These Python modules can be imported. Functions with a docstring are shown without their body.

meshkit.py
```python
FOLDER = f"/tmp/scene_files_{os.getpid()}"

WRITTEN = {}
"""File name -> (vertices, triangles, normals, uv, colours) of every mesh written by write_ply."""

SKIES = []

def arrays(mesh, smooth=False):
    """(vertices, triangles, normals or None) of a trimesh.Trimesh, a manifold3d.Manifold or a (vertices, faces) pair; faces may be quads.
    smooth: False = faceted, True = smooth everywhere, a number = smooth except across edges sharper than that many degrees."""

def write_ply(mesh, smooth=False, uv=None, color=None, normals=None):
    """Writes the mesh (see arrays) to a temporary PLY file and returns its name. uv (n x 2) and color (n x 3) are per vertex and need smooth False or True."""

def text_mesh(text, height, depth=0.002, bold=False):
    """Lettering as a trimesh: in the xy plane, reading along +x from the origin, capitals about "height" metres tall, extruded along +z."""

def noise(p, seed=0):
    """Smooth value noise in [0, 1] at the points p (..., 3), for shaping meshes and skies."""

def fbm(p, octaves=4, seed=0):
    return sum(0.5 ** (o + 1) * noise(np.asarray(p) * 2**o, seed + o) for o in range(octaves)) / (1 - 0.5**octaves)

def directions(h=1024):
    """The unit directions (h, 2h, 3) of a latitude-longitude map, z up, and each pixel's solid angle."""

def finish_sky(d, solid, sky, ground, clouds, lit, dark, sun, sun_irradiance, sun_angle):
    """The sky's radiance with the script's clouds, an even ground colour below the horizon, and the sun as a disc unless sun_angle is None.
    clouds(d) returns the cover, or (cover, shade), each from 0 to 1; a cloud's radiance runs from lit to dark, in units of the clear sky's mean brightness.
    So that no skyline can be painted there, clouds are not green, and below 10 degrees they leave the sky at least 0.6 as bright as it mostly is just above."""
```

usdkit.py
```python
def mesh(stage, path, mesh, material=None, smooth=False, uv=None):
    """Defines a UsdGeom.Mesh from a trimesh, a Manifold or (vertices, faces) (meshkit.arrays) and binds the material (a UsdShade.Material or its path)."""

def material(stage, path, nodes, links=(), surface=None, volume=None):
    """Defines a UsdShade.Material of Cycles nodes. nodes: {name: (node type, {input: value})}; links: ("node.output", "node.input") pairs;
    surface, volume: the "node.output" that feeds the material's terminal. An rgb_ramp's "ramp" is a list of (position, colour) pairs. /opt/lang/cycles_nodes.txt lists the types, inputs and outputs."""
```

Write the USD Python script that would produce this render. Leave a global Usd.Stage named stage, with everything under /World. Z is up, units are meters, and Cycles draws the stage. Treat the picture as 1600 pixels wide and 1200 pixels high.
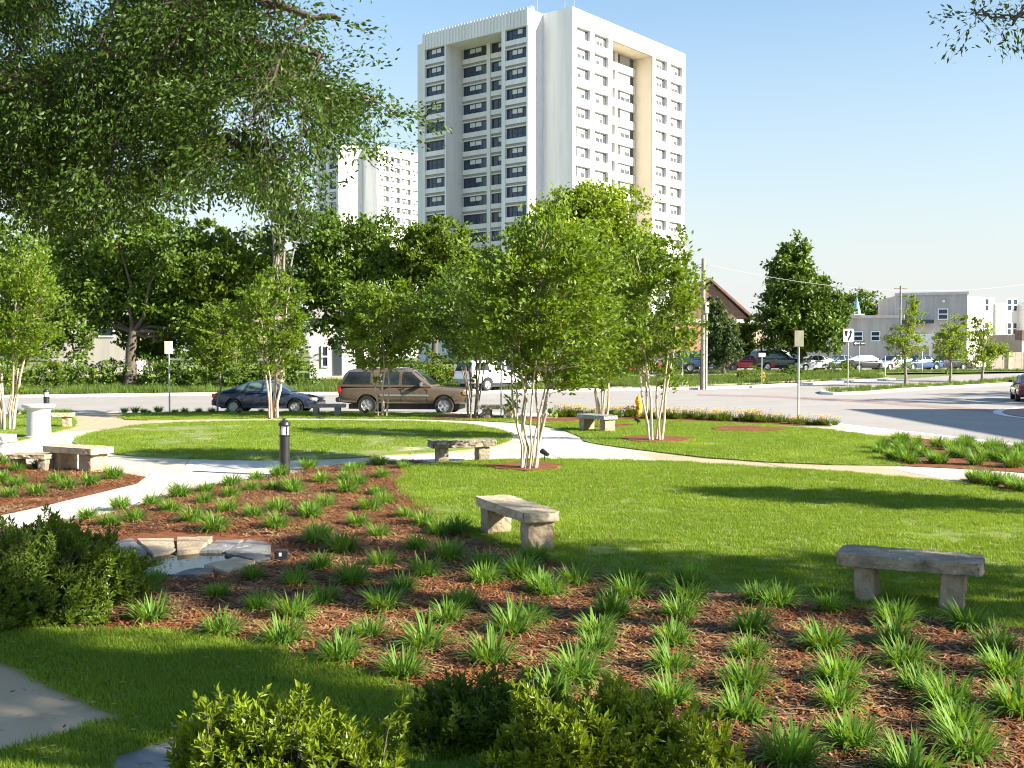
import math, random
import numpy as np
import trimesh, shapely
import shapely.geometry as sg
import shapely.ops as so
import shapely.affinity
import manifold3d as mf
import usdkit, meshkit
from pxr import Usd, UsdGeom, UsdLux, UsdShade, Gf, Vt, Sdf

stage = Usd.Stage.CreateInMemory()
UsdGeom.SetStageUpAxis(stage, 'Z')
UsdGeom.SetStageMetersPerUnit(stage, 1.0)
UsdGeom.Xform.Define(stage, '/World')
UsdGeom.Scope.Define(stage, '/World/Looks')

# ------------------------------------------------------------------ camera, sky, sun, exposure
CAM_H, FPX, YH = 2.5, 1689.0, 548.0
PITCH = math.atan((600 - YH) / FPX)
SUN_AZ, SUN_EL = math.radians(111.0), math.radians(27.0)
SUN_I, SKY_S, EXPOSURE = 1.25, 0.066, 1.78

cam = UsdGeom.Camera.Define(stage, '/World/camera')
cam.AddTranslateOp().Set(Gf.Vec3d(0, 0, CAM_H))
cam.AddRotateXYZOp().Set(Gf.Vec3f(90 - math.degrees(PITCH), 0, 0))
cam.CreateHorizontalApertureAttr(36.0)
cam.CreateFocalLengthAttr(36.0 * FPX / 1600)
cam.CreateExposureAttr(EXPOSURE)

sky_mat = usdkit.material(stage, '/World/Looks/sky_look', {
    'sky': ('sky_texture', {'sky_type': 'single_scattering', 'sun_disc': False, 'sun_elevation': SUN_EL, 'sun_rotation': SUN_AZ,
                            'altitude': 50.0, 'air_density': 1.5, 'aerosol_density': 0.35, 'ozone_density': 4.5}),
    'tc': ('texture_coordinate', {}), 'xyz': ('separate_xyz', {}),
    'low': ('rgb_ramp', {'ramp': [(0.0, (0.92,) * 3), (0.06, (0.78,) * 3), (0.14, (0.46,) * 3), (0.30, (0.08,) * 3), (0.6, (0.02,) * 3), (1.0, (0.0,) * 3)]}),   # pale mist low over the whole horizon
    'tint': ('mix_color', {'b': (3.75, 3.85, 4.05), 'use_clamp': False}),
    'bg': ('background_shader', {'strength': SKY_S})}, [('tc.generated', 'xyz.vector'), ('xyz.z', 'low.fac'), ('low.color', 'tint.fac'), ('sky.color', 'tint.a'), ('tint.result', 'bg.color')], surface='bg.background')
dome = UsdLux.DomeLight.Define(stage, '/World/sky')
UsdShade.MaterialBindingAPI.Apply(dome.GetPrim()).Bind(sky_mat)
dome.GetPrim().SetCustomDataByKey('kind', 'structure')
sun = UsdLux.DistantLight.Define(stage, '/World/sun')
sun.CreateIntensityAttr(SUN_I)
sun.CreateAngleAttr(0.53)
sun.CreateColorAttr(Gf.Vec3f(1.0, 0.93, 0.80))
sun.GetPrim().CreateAttribute('inputs:normalize', Sdf.ValueTypeNames.Bool).Set(True)
sun.AddRotateXYZOp().Set(Gf.Vec3f(90 - math.degrees(SUN_EL), 0, 180 - math.degrees(SUN_AZ)))

# ------------------------------------------------------------------ helpers
rng = np.random.default_rng(7)
_used = {}

def numbered(parent, name):
    k = (parent, name)
    n = _used.get(k, 0)
    _used[k] = n + 1
    return f'{parent}/{name}' if n == 0 else f'{parent}/{name}_{n:03d}'

def meta(prim, label=None, cat=None, group=None, kind=None):
    for k, v in (('label', label), ('category', cat), ('group', group), ('kind', kind)):
        if v:
            prim.SetCustomDataByKey(k, v)

def thing(name, label, cat, group=None, loc=(0, 0, 0), rz=0.0, scale=None):
    p = numbered('/World', name)
    x = UsdGeom.Xform.Define(stage, p)
    x.AddTranslateOp().Set(Gf.Vec3d(*map(float, loc)))
    x.AddRotateZOp().Set(float(math.degrees(rz)))
    if scale is not None:
        x.AddScaleOp().Set(Gf.Vec3f(*([float(scale)] * 3 if np.ndim(scale) == 0 else map(float, scale))))
    meta(x.GetPrim(), label, cat, group)
    return p

def copy_of(src, label, cat, group, loc, rz, scale=1.0):
    name = src.rsplit('/', 1)[1]
    if name[-4] == '_' and name[-3:].isdigit():
        name = name[:-4]
    p = numbered('/World', name)
    x = UsdGeom.Xform.Define(stage, p)
    x.GetPrim().GetReferences().AddInternalReference(src)
    x.ClearXformOpOrder()
    x.AddTranslateOp().Set(Gf.Vec3d(*map(float, loc)))
    x.AddRotateZOp().Set(float(math.degrees(rz)))
    x.AddScaleOp().Set(Gf.Vec3f(*([float(scale)] * 3)))
    x.GetPrim().SetInstanceable(True)
    meta(x.GetPrim(), label, cat, group)
    return p

def part(name, mesh, mat, parent, smooth=False, label=None, kind=None):
    p = numbered(parent, name)
    usdkit.mesh(stage, p, mesh, mat, smooth=smooth)
    pr = stage.GetPrimAtPath(p)
    meta(pr, label, None, None, kind)
    return p

def single(name, mesh, mat, label=None, cat=None, group=None, kind=None, smooth=False):
    p = numbered('/World', name)
    usdkit.mesh(stage, p, mesh, mat, smooth=smooth)
    meta(stage.GetPrimAtPath(p), label, cat, group, kind)
    return p

class MB:
    """collects vertices and faces of one mesh"""
    def __init__(s):
        s.v, s.f, s.n = [], [], 0
    def add(s, v, f):
        v, f = np.asarray(v, float), np.asarray(f, int)
        if f.shape[1] == 4:
            f = np.vstack([f[:, [0, 1, 2]], f[:, [0, 2, 3]]])
        s.v.append(v); s.f.append(f + s.n); s.n += len(v)
        return s
    def tm(s, m, T=None):
        v = np.array(m.vertices)
        if T is not None:
            v = v @ np.asarray(T)[:3, :3].T + np.asarray(T)[:3, 3]
        return s.add(v, m.faces)
    def box(s, x0, x1, y0, y1, z0, z1):
        v = np.array([[x, y, z] for z in (z0, z1) for y in (y0, y1) for x in (x0, x1)], float)
        f = [[0, 2, 3, 1], [4, 5, 7, 6], [0, 1, 5, 4], [2, 6, 7, 3], [0, 4, 6, 2], [1, 3, 7, 5]]
        return s.add(v, f)
    def tube(s, pts, rad, sides=6, caps=True):
        p = np.asarray(pts, float)
        rad = np.broadcast_to(np.asarray(rad, float), (len(p),))
        t = np.gradient(p, axis=0)
        t /= np.linalg.norm(t, axis=1, keepdims=True) + 1e-12
        ref = np.where(np.abs(t[:, 2:]) < 0.9, [[0, 0, 1.0]], [[1.0, 0, 0]])
        ref = np.broadcast_to(ref[len(ref) // 2], t.shape)
        a = np.cross(t, ref); a /= np.linalg.norm(a, axis=1, keepdims=True) + 1e-12
        b = np.cross(t, a)
        ang = np.arange(sides) * 2 * np.pi / sides
        v = (p[:, None] + rad[:, None, None] * (np.cos(ang)[None, :, None] * a[:, None] + np.sin(ang)[None, :, None] * b[:, None])).reshape(-1, 3)
        i, j = np.meshgrid(np.arange(len(p) - 1), np.arange(sides), indexing='ij')
        q = np.stack([i * sides + j, i * sides + (j + 1) % sides, (i + 1) * sides + (j + 1) % sides, (i + 1) * sides + j], -1).reshape(-1, 4)
        f = np.vstack([q[:, [0, 1, 2]], q[:, [0, 2, 3]]])
        if caps:
            n = len(p) * sides
            v = np.vstack([v, p[0], p[-1]])
            k = np.arange(sides)
            f = np.vstack([f, np.stack([np.full(sides, n), (k + 1) % sides, k], 1), np.stack([np.full(sides, n + 1), n - sides + k, n - sides + (k + 1) % sides], 1)])
        return s.add(v, f)
    def lathe(s, prof, sides=24, at=(0, 0, 0)):
        """prof: (r,z) from bottom to top"""
        prof = np.asarray(prof, float); k = len(prof)
        ang = np.arange(sides) * 2 * np.pi / sides
        v = np.stack([prof[:, 0][:, None] * np.cos(ang), prof[:, 0][:, None] * np.sin(ang), np.broadcast_to(prof[:, 1][:, None], (k, sides))], -1).reshape(-1, 3) + np.asarray(at)
        i, j = np.meshgrid(np.arange(k - 1), np.arange(sides), indexing='ij')
        q = np.stack([i * sides + j, i * sides + (j + 1) % sides, (i + 1) * sides + (j + 1) % sides, (i + 1) * sides + j], -1).reshape(-1, 4)
        return s.add(v, q)
    def prism(s, poly, z0, z1):
        m = trimesh.creation.extrude_polygon(poly, z1 - z0, engine='earcut')
        m.apply_translation([0, 0, z0])
        return s.tm(m)
    @property
    def out(s):
        return (np.vstack(s.v), np.vstack(s.f))

def T(loc=(0, 0, 0), rz=0.0, rx=0.0, ry=0.0):
    m = trimesh.transformations.euler_matrix(rx, ry, rz)
    m[:3, 3] = loc
    return m

def bevel_box(sx, sy, sz, b=0.02):
    pts = []
    for X in (-1, 1):
        for Y in (-1, 1):
            for Z in (-1, 1):
                for k in range(3):
                    o = [b, b, b]; o[k] = 0
                    pts.append([X * (sx / 2 - o[0]), Y * (sy / 2 - o[1]), Z * (sz / 2 - o[2])])
    return trimesh.convex.convex_hull(np.array(pts))

# terrain: level park and street, then a slow rise to the car park
def HZ(y):
    return 0.02 * (np.clip(y, 66, 101) - 66)

def ray(px, py):
    X, Y = (px - 800) / FPX, (600 - py) / FPX
    c, s_ = math.cos(PITCH), math.sin(PITCH)
    return np.array([X, c + s_ * Y, c * Y - s_])

def G(px, py, z=0.0):
    """point of the ground (height z over it) that the camera sees there"""
    r = ray(px, py)
    t = (CAM_H - z) / max(-r[2], 1e-4)
    y = r[1] * t
    for _ in range(60):
        y2 = r[1] * (CAM_H - z - float(HZ(y))) / max(-r[2], 1e-4)
        y = 0.5 * (y + y2)
    t = y / r[1]
    return np.array([r[0] * t, y, float(HZ(y)) + z])

def GXY(px, py):
    return G(px, py)[:2]

def Q(px, py, d):
    r = ray(px, py)
    return np.array([0, 0, CAM_H]) + r * (d / r[1])

def poly(pts, smooth=0):
    p = np.array([GXY(*q) for q in pts])
    if smooth:
        for _ in range(smooth):
            q = np.roll(p, -1, 0)
            p = np.stack([0.75 * p + 0.25 * q, 0.25 * p + 0.75 * q], 1).reshape(-1, 2)
    g = sg.Polygon(p)
    return g if g.is_valid else g.buffer(0)

def polys(g):
    if g.is_empty:
        return []
    return [x for x in (g.geoms if hasattr(g, 'geoms') else [g]) if x.geom_type == 'Polygon' and x.area > 1e-4]

def sheet_mesh(g, off):
    mb = MB()
    for a, b in ((-500, 66), (66, 101), (101, 3000)):
        for q in polys(g.intersection(sg.box(-3000, a, 3000, b))):
            v, f = trimesh.creation.triangulate_polygon(q, engine='earcut')
            v = np.column_stack([v, HZ(v[:, 1]) + off])
            mb.add(v, f)
    return mb.out

# ------------------------------------------------------------------ materials
L = '/World/Looks/'
MAT = {}

def mat(name, c1, c2=None, rough=0.7, scale=3.0, detail=6.0, bump=0.0, bscale=None, spec=0.4, metal=0.0, coat=0.0, obj=False, speck=None, bdist=0.02, lo=0.35, hi=0.65, streak=None):
    """two-tone noise colour with fine relief; speck = (colour, scale, threshold) adds spots"""
    c2 = c2 or c1
    n = {'p': ('principled_bsdf', {'roughness': rough, 'specular_ior_level': spec, 'metallic': metal, 'coat_weight': coat, 'coat_roughness': 0.04}),
         'g': ('texture_coordinate', {}) if obj else ('geometry', {}),
         'n': ('noise_texture', {'scale': scale, 'detail': detail, 'roughness': 0.62}),
         'r': ('rgb_ramp', {'ramp': [(0.0, c1), (lo, c1), (hi, c2), (1.0, c2)]})}
    src = 'g.object' if obj else 'g.position'
    l = [(src, 'n.vector'), ('n.fac', 'r.fac')]
    if streak:                                   # rain streaks: the noise drawn out along z
        n['mp'] = ('mapping', {'scale': (1.0, 1.0, streak)})
        l = [(src, 'mp.vector'), ('mp.vector', 'n.vector'), ('n.fac', 'r.fac')]
    col = 'r.color'
    if speck:
        n['s'] = ('noise_texture', {'scale': speck[1], 'detail': 3.0, 'roughness': 0.6})
        n['sr'] = ('rgb_ramp', {'ramp': [(0.0, (0, 0, 0)), (speck[2], (0, 0, 0)), (min(1, speck[2] + 0.08), (1, 1, 1)), (1.0, (1, 1, 1))]})
        n['m'] = ('mix_color', {'b': speck[0]})
        l += [(src, 's.vector'), ('s.fac', 'sr.fac'), ('sr.color', 'm.fac'), (col, 'm.a')]
        col = 'm.result'
    l.append((col, 'p.base_color'))
    if bump:
        n['bn'] = ('noise_texture', {'scale': bscale or scale * 6, 'detail': 6.0, 'roughness': 0.65})
        n['b'] = ('bump', {'strength': bump, 'distance': bdist})
        l += [(src, 'bn.vector'), ('bn.fac', 'b.height'), ('b.normal', 'p.normal')]
    MAT[name] = usdkit.material(stage, L + name, n, l, surface='p.BSDF')
    return MAT[name]

def leaf(name, cols, rough=0.5, trans=0.35, tint=(1.5, 1.35, 0.5), spec=0.3, patch=None):
    """leaves: each its own tone from cols, light passes through"""
    k = len(cols)
    n = {'g': ('geometry', {}), 'r': ('rgb_ramp', {'ramp': [(i / max(1, k - 1), c) for i, c in enumerate(cols)]}),
         'p': ('principled_bsdf', {'roughness': rough, 'specular_ior_level': spec}),
         't': ('translucent_bsdf', {}), 'tc': ('mix_color', {'blend_type': 'multiply', 'fac': 1.0, 'b': tint, 'use_clamp': False}),
         'm': ('mix_closure', {'fac': trans}),
         'pn': ('noise_texture', {'scale': patch or 0.8, 'detail': 2.0}),
         'ad': ('math', {'math_type': 'multiply_add', 'value2': 1.1, 'value3': -0.55}),
         'sm': ('math', {'math_type': 'add', 'use_clamp': True})}
    l = [('g.position', 'pn.vector'), ('pn.fac', 'ad.value1'), ('ad.value', 'sm.value1'), ('g.random_per_island', 'sm.value2'),
         ('sm.value', 'r.fac'), ('r.color', 'p.base_color'), ('r.color', 'tc.a'), ('tc.result', 't.color'), ('p.BSDF', 'm.closure1'), ('t.BSDF', 'm.closure2')]
    MAT[name] = usdkit.material(stage, L + name, n, l, surface='m.closure')
    return MAT[name]

mat('terrain_soil', (0.16, 0.15, 0.06), (0.10, 0.14, 0.035), 0.95, 0.35, bump=0.3, bscale=8)
mat('concrete_pale', (0.444, 0.390, 0.298), (0.517, 0.460, 0.353), 0.85, 1.2, bump=0.12, bscale=60, speck=((0.50, 0.46, 0.39), 5.0, 0.62), bdist=0.005)
mat('concrete_white', (0.538, 0.490, 0.407), (0.601, 0.558, 0.471), 0.85, 1.5, bump=0.12, bscale=60, speck=((0.57, 0.53, 0.46), 4.0, 0.64), bdist=0.005)
mat('concrete_tan', (0.370, 0.280, 0.179), (0.429, 0.336, 0.218), 0.88, 1.2, bump=0.12, bscale=60, speck=((0.42, 0.34, 0.24), 5.0, 0.62), bdist=0.005)
mat('joint_dirt', (0.30, 0.27, 0.21), (0.24, 0.21, 0.16), 0.95, 3.0)
mat('kerb_concrete', (0.62, 0.59, 0.53), (0.70, 0.67, 0.60), 0.85, 1.5, bump=0.1, bscale=50, bdist=0.005)
mat('asphalt', (0.277, 0.253, 0.230), (0.311, 0.286, 0.262), 0.88, 0.35, bump=0.25, bscale=90, speck=((0.28, 0.26, 0.24), 0.8, 0.60), bdist=0.006)
mat('lot_asphalt', (0.33, 0.30, 0.27), (0.40, 0.37, 0.33), 0.9, 0.3, bump=0.2, bscale=40)
mat('brick_paver', (0.25, 0.165, 0.145), (0.31, 0.215, 0.19), 0.85, 3.0, bump=0.2, bscale=30)
mat('white_paint', (0.78, 0.78, 0.76), (0.70, 0.70, 0.68), 0.6, 4.0)
mat('turf_soil', (0.17, 0.21, 0.035), (0.12, 0.17, 0.026), 0.95, 1.6, bump=0.4, bscale=30, speck=((0.26, 0.22, 0.10), 1.3, 0.66))
mat('thin_turf', (0.21, 0.225, 0.06), (0.13, 0.18, 0.03), 0.95, 1.1, bump=0.4, bscale=30, speck=((0.42, 0.36, 0.22), 0.9, 0.60))
mat('mulch', (0.122, 0.035, 0.009), (0.218, 0.071, 0.019), 0.95, 7.0, bump=0.9, bscale=45, speck=((0.24, 0.125, 0.055), 26.0, 0.62), bdist=0.03)
mat('needle_red', (0.195, 0.060, 0.014), (0.271, 0.097, 0.024), 0.8, 2.0)
mat('needle_brown', (0.085, 0.033, 0.012), (0.122, 0.050, 0.017), 0.8, 2.0)
mat('needle_pale', (0.294, 0.165, 0.072), (0.350, 0.218, 0.108), 0.8, 2.0)
mat('stone_grey', (0.177, 0.144, 0.104), (0.338, 0.277, 0.196), 0.9, 5.0, bump=0.9, bscale=24, speck=((0.46, 0.43, 0.38), 11.0, 0.62))
mat('stone_lichen', (0.137, 0.115, 0.083), (0.290, 0.245, 0.178), 0.9, 7.0, bump=0.9, bscale=26, speck=((0.50, 0.47, 0.40), 8.0, 0.56))
mat('stone_tan', (0.361, 0.281, 0.184), (0.492, 0.403, 0.286), 0.9, 4.0, bump=0.8, bscale=26, speck=((0.30, 0.25, 0.19), 8.0, 0.62))
mat('stone_leg', (0.270, 0.204, 0.135), (0.375, 0.292, 0.198), 0.92, 5.0, bump=0.8, bscale=28, speck=((0.24, 0.20, 0.16), 9.0, 0.62))
mat('stone_blue', (0.187, 0.185, 0.182), (0.288, 0.277, 0.259), 0.8, 4.0, bump=0.6, bscale=30, speck=((0.16, 0.16, 0.165), 6.0, 0.60))
mat('granite_white', (0.432, 0.412, 0.426), (0.483, 0.470, 0.488), 0.6, 8.0, bump=0.15, bscale=80, speck=((0.42, 0.40, 0.40), 60.0, 0.64), bdist=0.004)
mat('black_metal', (0.016, 0.016, 0.018), (0.025, 0.025, 0.027), 0.42, 6.0)
mat('galvanised', (0.36, 0.37, 0.37), (0.46, 0.47, 0.46), 0.45, 8.0, metal=0.6)
mat('sign_back', (0.24, 0.235, 0.17), (0.30, 0.295, 0.22), 0.5, 6.0, metal=0.3)
mat('sign_white', (0.74, 0.73, 0.69), (0.80, 0.79, 0.75), 0.45, 6.0)
mat('sign_cream', (0.72, 0.66, 0.46), (0.78, 0.73, 0.55), 0.45, 6.0)
mat('sign_black', (0.012, 0.012, 0.012), None, 0.45)
mat('sign_green', (0.01, 0.16, 0.11), (0.015, 0.19, 0.13), 0.4, 6.0)
mat('sign_red', (0.45, 0.03, 0.02), None, 0.45)
mat('lamp_glass', (0.78, 0.78, 0.76), (0.84, 0.84, 0.82), 0.25, 9.0)
mat('hydrant_yellow', (0.66, 0.40, 0.03), (0.72, 0.46, 0.05), 0.45, 8.0)
mat('wood_pole', (0.20, 0.17, 0.14), (0.30, 0.27, 0.23), 0.9, 6.0, bump=0.5, bscale=20)
mat('bark_dark', (0.075, 0.058, 0.042), (0.13, 0.105, 0.08), 0.95, 6.0, bump=1.0, bscale=18, bdist=0.05)
mat('bark_grey', (0.16, 0.135, 0.105), (0.25, 0.22, 0.175), 0.95, 6.0, bump=0.8, bscale=16, bdist=0.04)
mat('bark_pale', (0.36, 0.27, 0.19), (0.50, 0.41, 0.31), 0.75, 7.0, bump=0.4, bscale=25, speck=((0.30, 0.21, 0.14), 9.0, 0.60))
mat('wall_white', (0.62, 0.61, 0.59), (0.72, 0.71, 0.69), 0.85, 0.9, bump=0.1, bscale=6, streak=0.06)
mat('wall_white_shade', (0.70, 0.67, 0.60), (0.76, 0.73, 0.66), 0.85, 0.35)
mat('wall_bounce_tint', (0.66, 0.56, 0.40), (0.70, 0.60, 0.44), 0.85, 0.6)  # warm bounced light of the tower recess, put into the colour
mat('wall_slot', (0.320, 0.304, 0.320), (0.360, 0.344, 0.360), 0.85, 1.0)
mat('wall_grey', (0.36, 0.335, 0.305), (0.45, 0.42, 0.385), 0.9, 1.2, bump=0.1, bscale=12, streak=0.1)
mat('wall_cream', (0.78, 0.74, 0.66), (0.82, 0.79, 0.71), 0.9, 0.5)
mat('wall_brick', (0.34, 0.16, 0.10), (0.43, 0.23, 0.15), 0.9, 2.5, bump=0.2, bscale=20)
mat('wall_tan', (0.42, 0.33, 0.24), (0.48, 0.38, 0.28), 0.9, 1.0)
mat('roof_brown', (0.17, 0.10, 0.075), (0.23, 0.15, 0.11), 0.9, 3.0, bump=0.3, bscale=12)
mat('roof_pale', (0.45, 0.43, 0.42), (0.55, 0.53, 0.51), 0.85, 2.0)
mat('alu_frame', (0.48, 0.48, 0.47), (0.55, 0.55, 0.54), 0.45, 3.0)
mat('dark_frame', (0.05, 0.06, 0.075), None, 0.5)
mat('pane_dark', (0.022, 0.032, 0.055), (0.035, 0.048, 0.075), 0.08, 0.25, spec=0.5)
mat('pane_grey', (0.06, 0.063, 0.068), (0.12, 0.12, 0.12), 0.12, 0.6, spec=0.5)
mat('blind_white', (0.52, 0.55, 0.58), (0.62, 0.64, 0.65), 0.6, 0.5)
mat('blind_warm', (0.409, 0.397, 0.384), (0.446, 0.434, 0.422), 0.7, 0.5)
mat('car_glass', (0.012, 0.016, 0.020), (0.03, 0.04, 0.045), 0.03, 1.2, spec=0.7, obj=True)
mat('car_glass_green', (0.05, 0.085, 0.085), (0.10, 0.15, 0.14), 0.03, 1.6, spec=0.8, obj=True)
mat('tyre', (0.018, 0.018, 0.018), (0.026, 0.025, 0.024), 0.85, 8.0, obj=True)
mat('rim', (0.42, 0.42, 0.43), (0.52, 0.52, 0.53), 0.35, 5.0, metal=0.5, obj=True)
mat('chrome', (0.55, 0.55, 0.56), None, 0.18, metal=0.9)
mat('trim_black', (0.018, 0.018, 0.019), None, 0.55)
mat('lens_clear', (0.70, 0.70, 0.68), None, 0.1, spec=0.8)
mat('lens_red', (0.38, 0.015, 0.012), None, 0.15, spec=0.7)
mat('lens_amber', (0.60, 0.20, 0.03), None, 0.15, spec=0.7)
mat('car_cover', (0.74, 0.75, 0.78), (0.80, 0.81, 0.83), 0.7, 2.0, obj=True)
mat('fence_wood', (0.34, 0.29, 0.22), (0.42, 0.36, 0.28), 0.9, 3.0, bump=0.3, bscale=15)
mat('cable_black', (0.06, 0.06, 0.06), None, 0.6)
mat('cone_blue', (0.10, 0.30, 0.34), (0.14, 0.36, 0.40), 0.5, 2.0)
mat('flower_yellow', (0.78, 0.47, 0.05), (0.80, 0.60, 0.14), 0.6, 6.0)
def paint(name, c):
    return mat(name, c, tuple(x * 1.12 for x in c), 0.32, 1.5, coat=0.9, obj=True)
paint('paint_navy', (0.018, 0.028, 0.060)); paint('paint_bronze', (0.105, 0.074, 0.050)); paint('paint_white', (0.74, 0.75, 0.77))
paint('paint_red', (0.36, 0.02, 0.025)); paint('paint_maroon', (0.10, 0.018, 0.02)); paint('paint_green', (0.018, 0.055, 0.050))
paint('paint_silver', (0.46, 0.47, 0.48)); paint('paint_blue', (0.03, 0.07, 0.17)); paint('paint_black', (0.022, 0.022, 0.026)); paint('paint_bluegrey', (0.14, 0.19, 0.25))

leaf('leaf_oak', [(0.048, 0.090, 0.010), (0.088, 0.161, 0.015), (0.134, 0.229, 0.022), (0.206, 0.296, 0.037)], 0.42, 0.33, patch=0.7)
leaf('leaf_myrtle', [(0.111, 0.178, 0.015), (0.203, 0.301, 0.025), (0.305, 0.417, 0.033), (0.406, 0.478, 0.048)], 0.45, 0.40, patch=0.9)
leaf('leaf_forest', [(0.082, 0.140, 0.016), (0.153, 0.253, 0.025), (0.243, 0.364, 0.035), (0.335, 0.469, 0.048)], 0.5, 0.35, patch=0.22)
leaf('leaf_bright', [(0.103, 0.160, 0.013), (0.186, 0.270, 0.021), (0.271, 0.358, 0.028), (0.335, 0.423, 0.043)], 0.5, 0.4, patch=0.25)
leaf('leaf_yellow', [(0.164, 0.237, 0.020), (0.280, 0.361, 0.029), (0.393, 0.471, 0.039), (0.541, 0.566, 0.055)], 0.5, 0.4, patch=0.25)
leaf('leaf_deep', [(0.073, 0.128, 0.014), (0.137, 0.226, 0.021), (0.232, 0.343, 0.029), (0.395, 0.507, 0.055)], 0.4, 0.28, patch=0.25)
leaf('leaf_dusty', [(0.060, 0.095, 0.035), (0.095, 0.14, 0.05), (0.13, 0.18, 0.065), (0.17, 0.22, 0.08)], 0.55, 0.35, patch=0.3)
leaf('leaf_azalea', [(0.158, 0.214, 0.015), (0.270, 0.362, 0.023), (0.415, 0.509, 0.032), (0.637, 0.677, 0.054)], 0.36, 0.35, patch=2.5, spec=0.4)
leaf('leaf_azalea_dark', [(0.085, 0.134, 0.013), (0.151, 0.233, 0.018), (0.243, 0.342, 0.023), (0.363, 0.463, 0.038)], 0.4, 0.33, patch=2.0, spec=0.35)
leaf('leaf_daylily', [(0.121, 0.225, 0.033), (0.203, 0.359, 0.050), (0.312, 0.490, 0.080), (0.478, 0.613, 0.124)], 0.55, 0.38, patch=2.0, spec=0.22)
leaf('grass_blade', [(0.168, 0.257, 0.020), (0.246, 0.353, 0.027), (0.335, 0.440, 0.038), (0.472, 0.499, 0.069)], 0.5, 0.4, patch=0.5)
leaf('grass_dry', [(0.20, 0.22, 0.05), (0.28, 0.28, 0.07), (0.36, 0.33, 0.11)], 0.55, 0.35, patch=0.7)
leaf('leaf_straw', [(0.30, 0.22, 0.09), (0.42, 0.33, 0.15), (0.50, 0.42, 0.22)], 0.7, 0.3, patch=2.0)
leaf('grass_tall', [(0.10, 0.155, 0.028), (0.15, 0.215, 0.036), (0.20, 0.27, 0.05), (0.30, 0.30, 0.10)], 0.55, 0.4, patch=0.2)

# ------------------------------------------------------------------ ground, street, paths
def world_poly(pts):
    return sg.Polygon(pts)

near_kerb_px = [(-500, 657), (-200, 650), (0, 646), (200, 644), (450, 643.5), (700, 645), (870, 647), (1000, 649), (1150, 653), (1250, 658.5), (1300, 663), (1340, 668), (1450, 680), (1600, 698), (1800, 726), (2300, 800)]
far_kerb_px = [(-500, 628), (-200, 622), (0, 619), (300, 615), (600, 613.5), (800, 611), (950, 608.5), (1100, 606), (1180, 603.5), (1250, 600), (1300, 597), (1355, 593.5), (1400, 591.5)]
near_kerb = np.array([GXY(*q) for q in near_kerb_px])
far_kerb = np.array([GXY(*q) for q in far_kerb_px])

single('ground', sheet_mesh(sg.box(-900, -60, 900, 1500), -0.16), MAT['terrain_soil'], kind='structure')
side = np.array([GXY(1480, 585), GXY(1600, 581), GXY(1900, 578)])
road_poly = sg.Polygon(np.vstack([near_kerb, [(120, 30), (140, 95)], side[::-1], far_kerb[::-1]])).buffer(0)
single('road', sheet_mesh(road_poly, -0.10), MAT['asphalt'], kind='structure')

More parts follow.
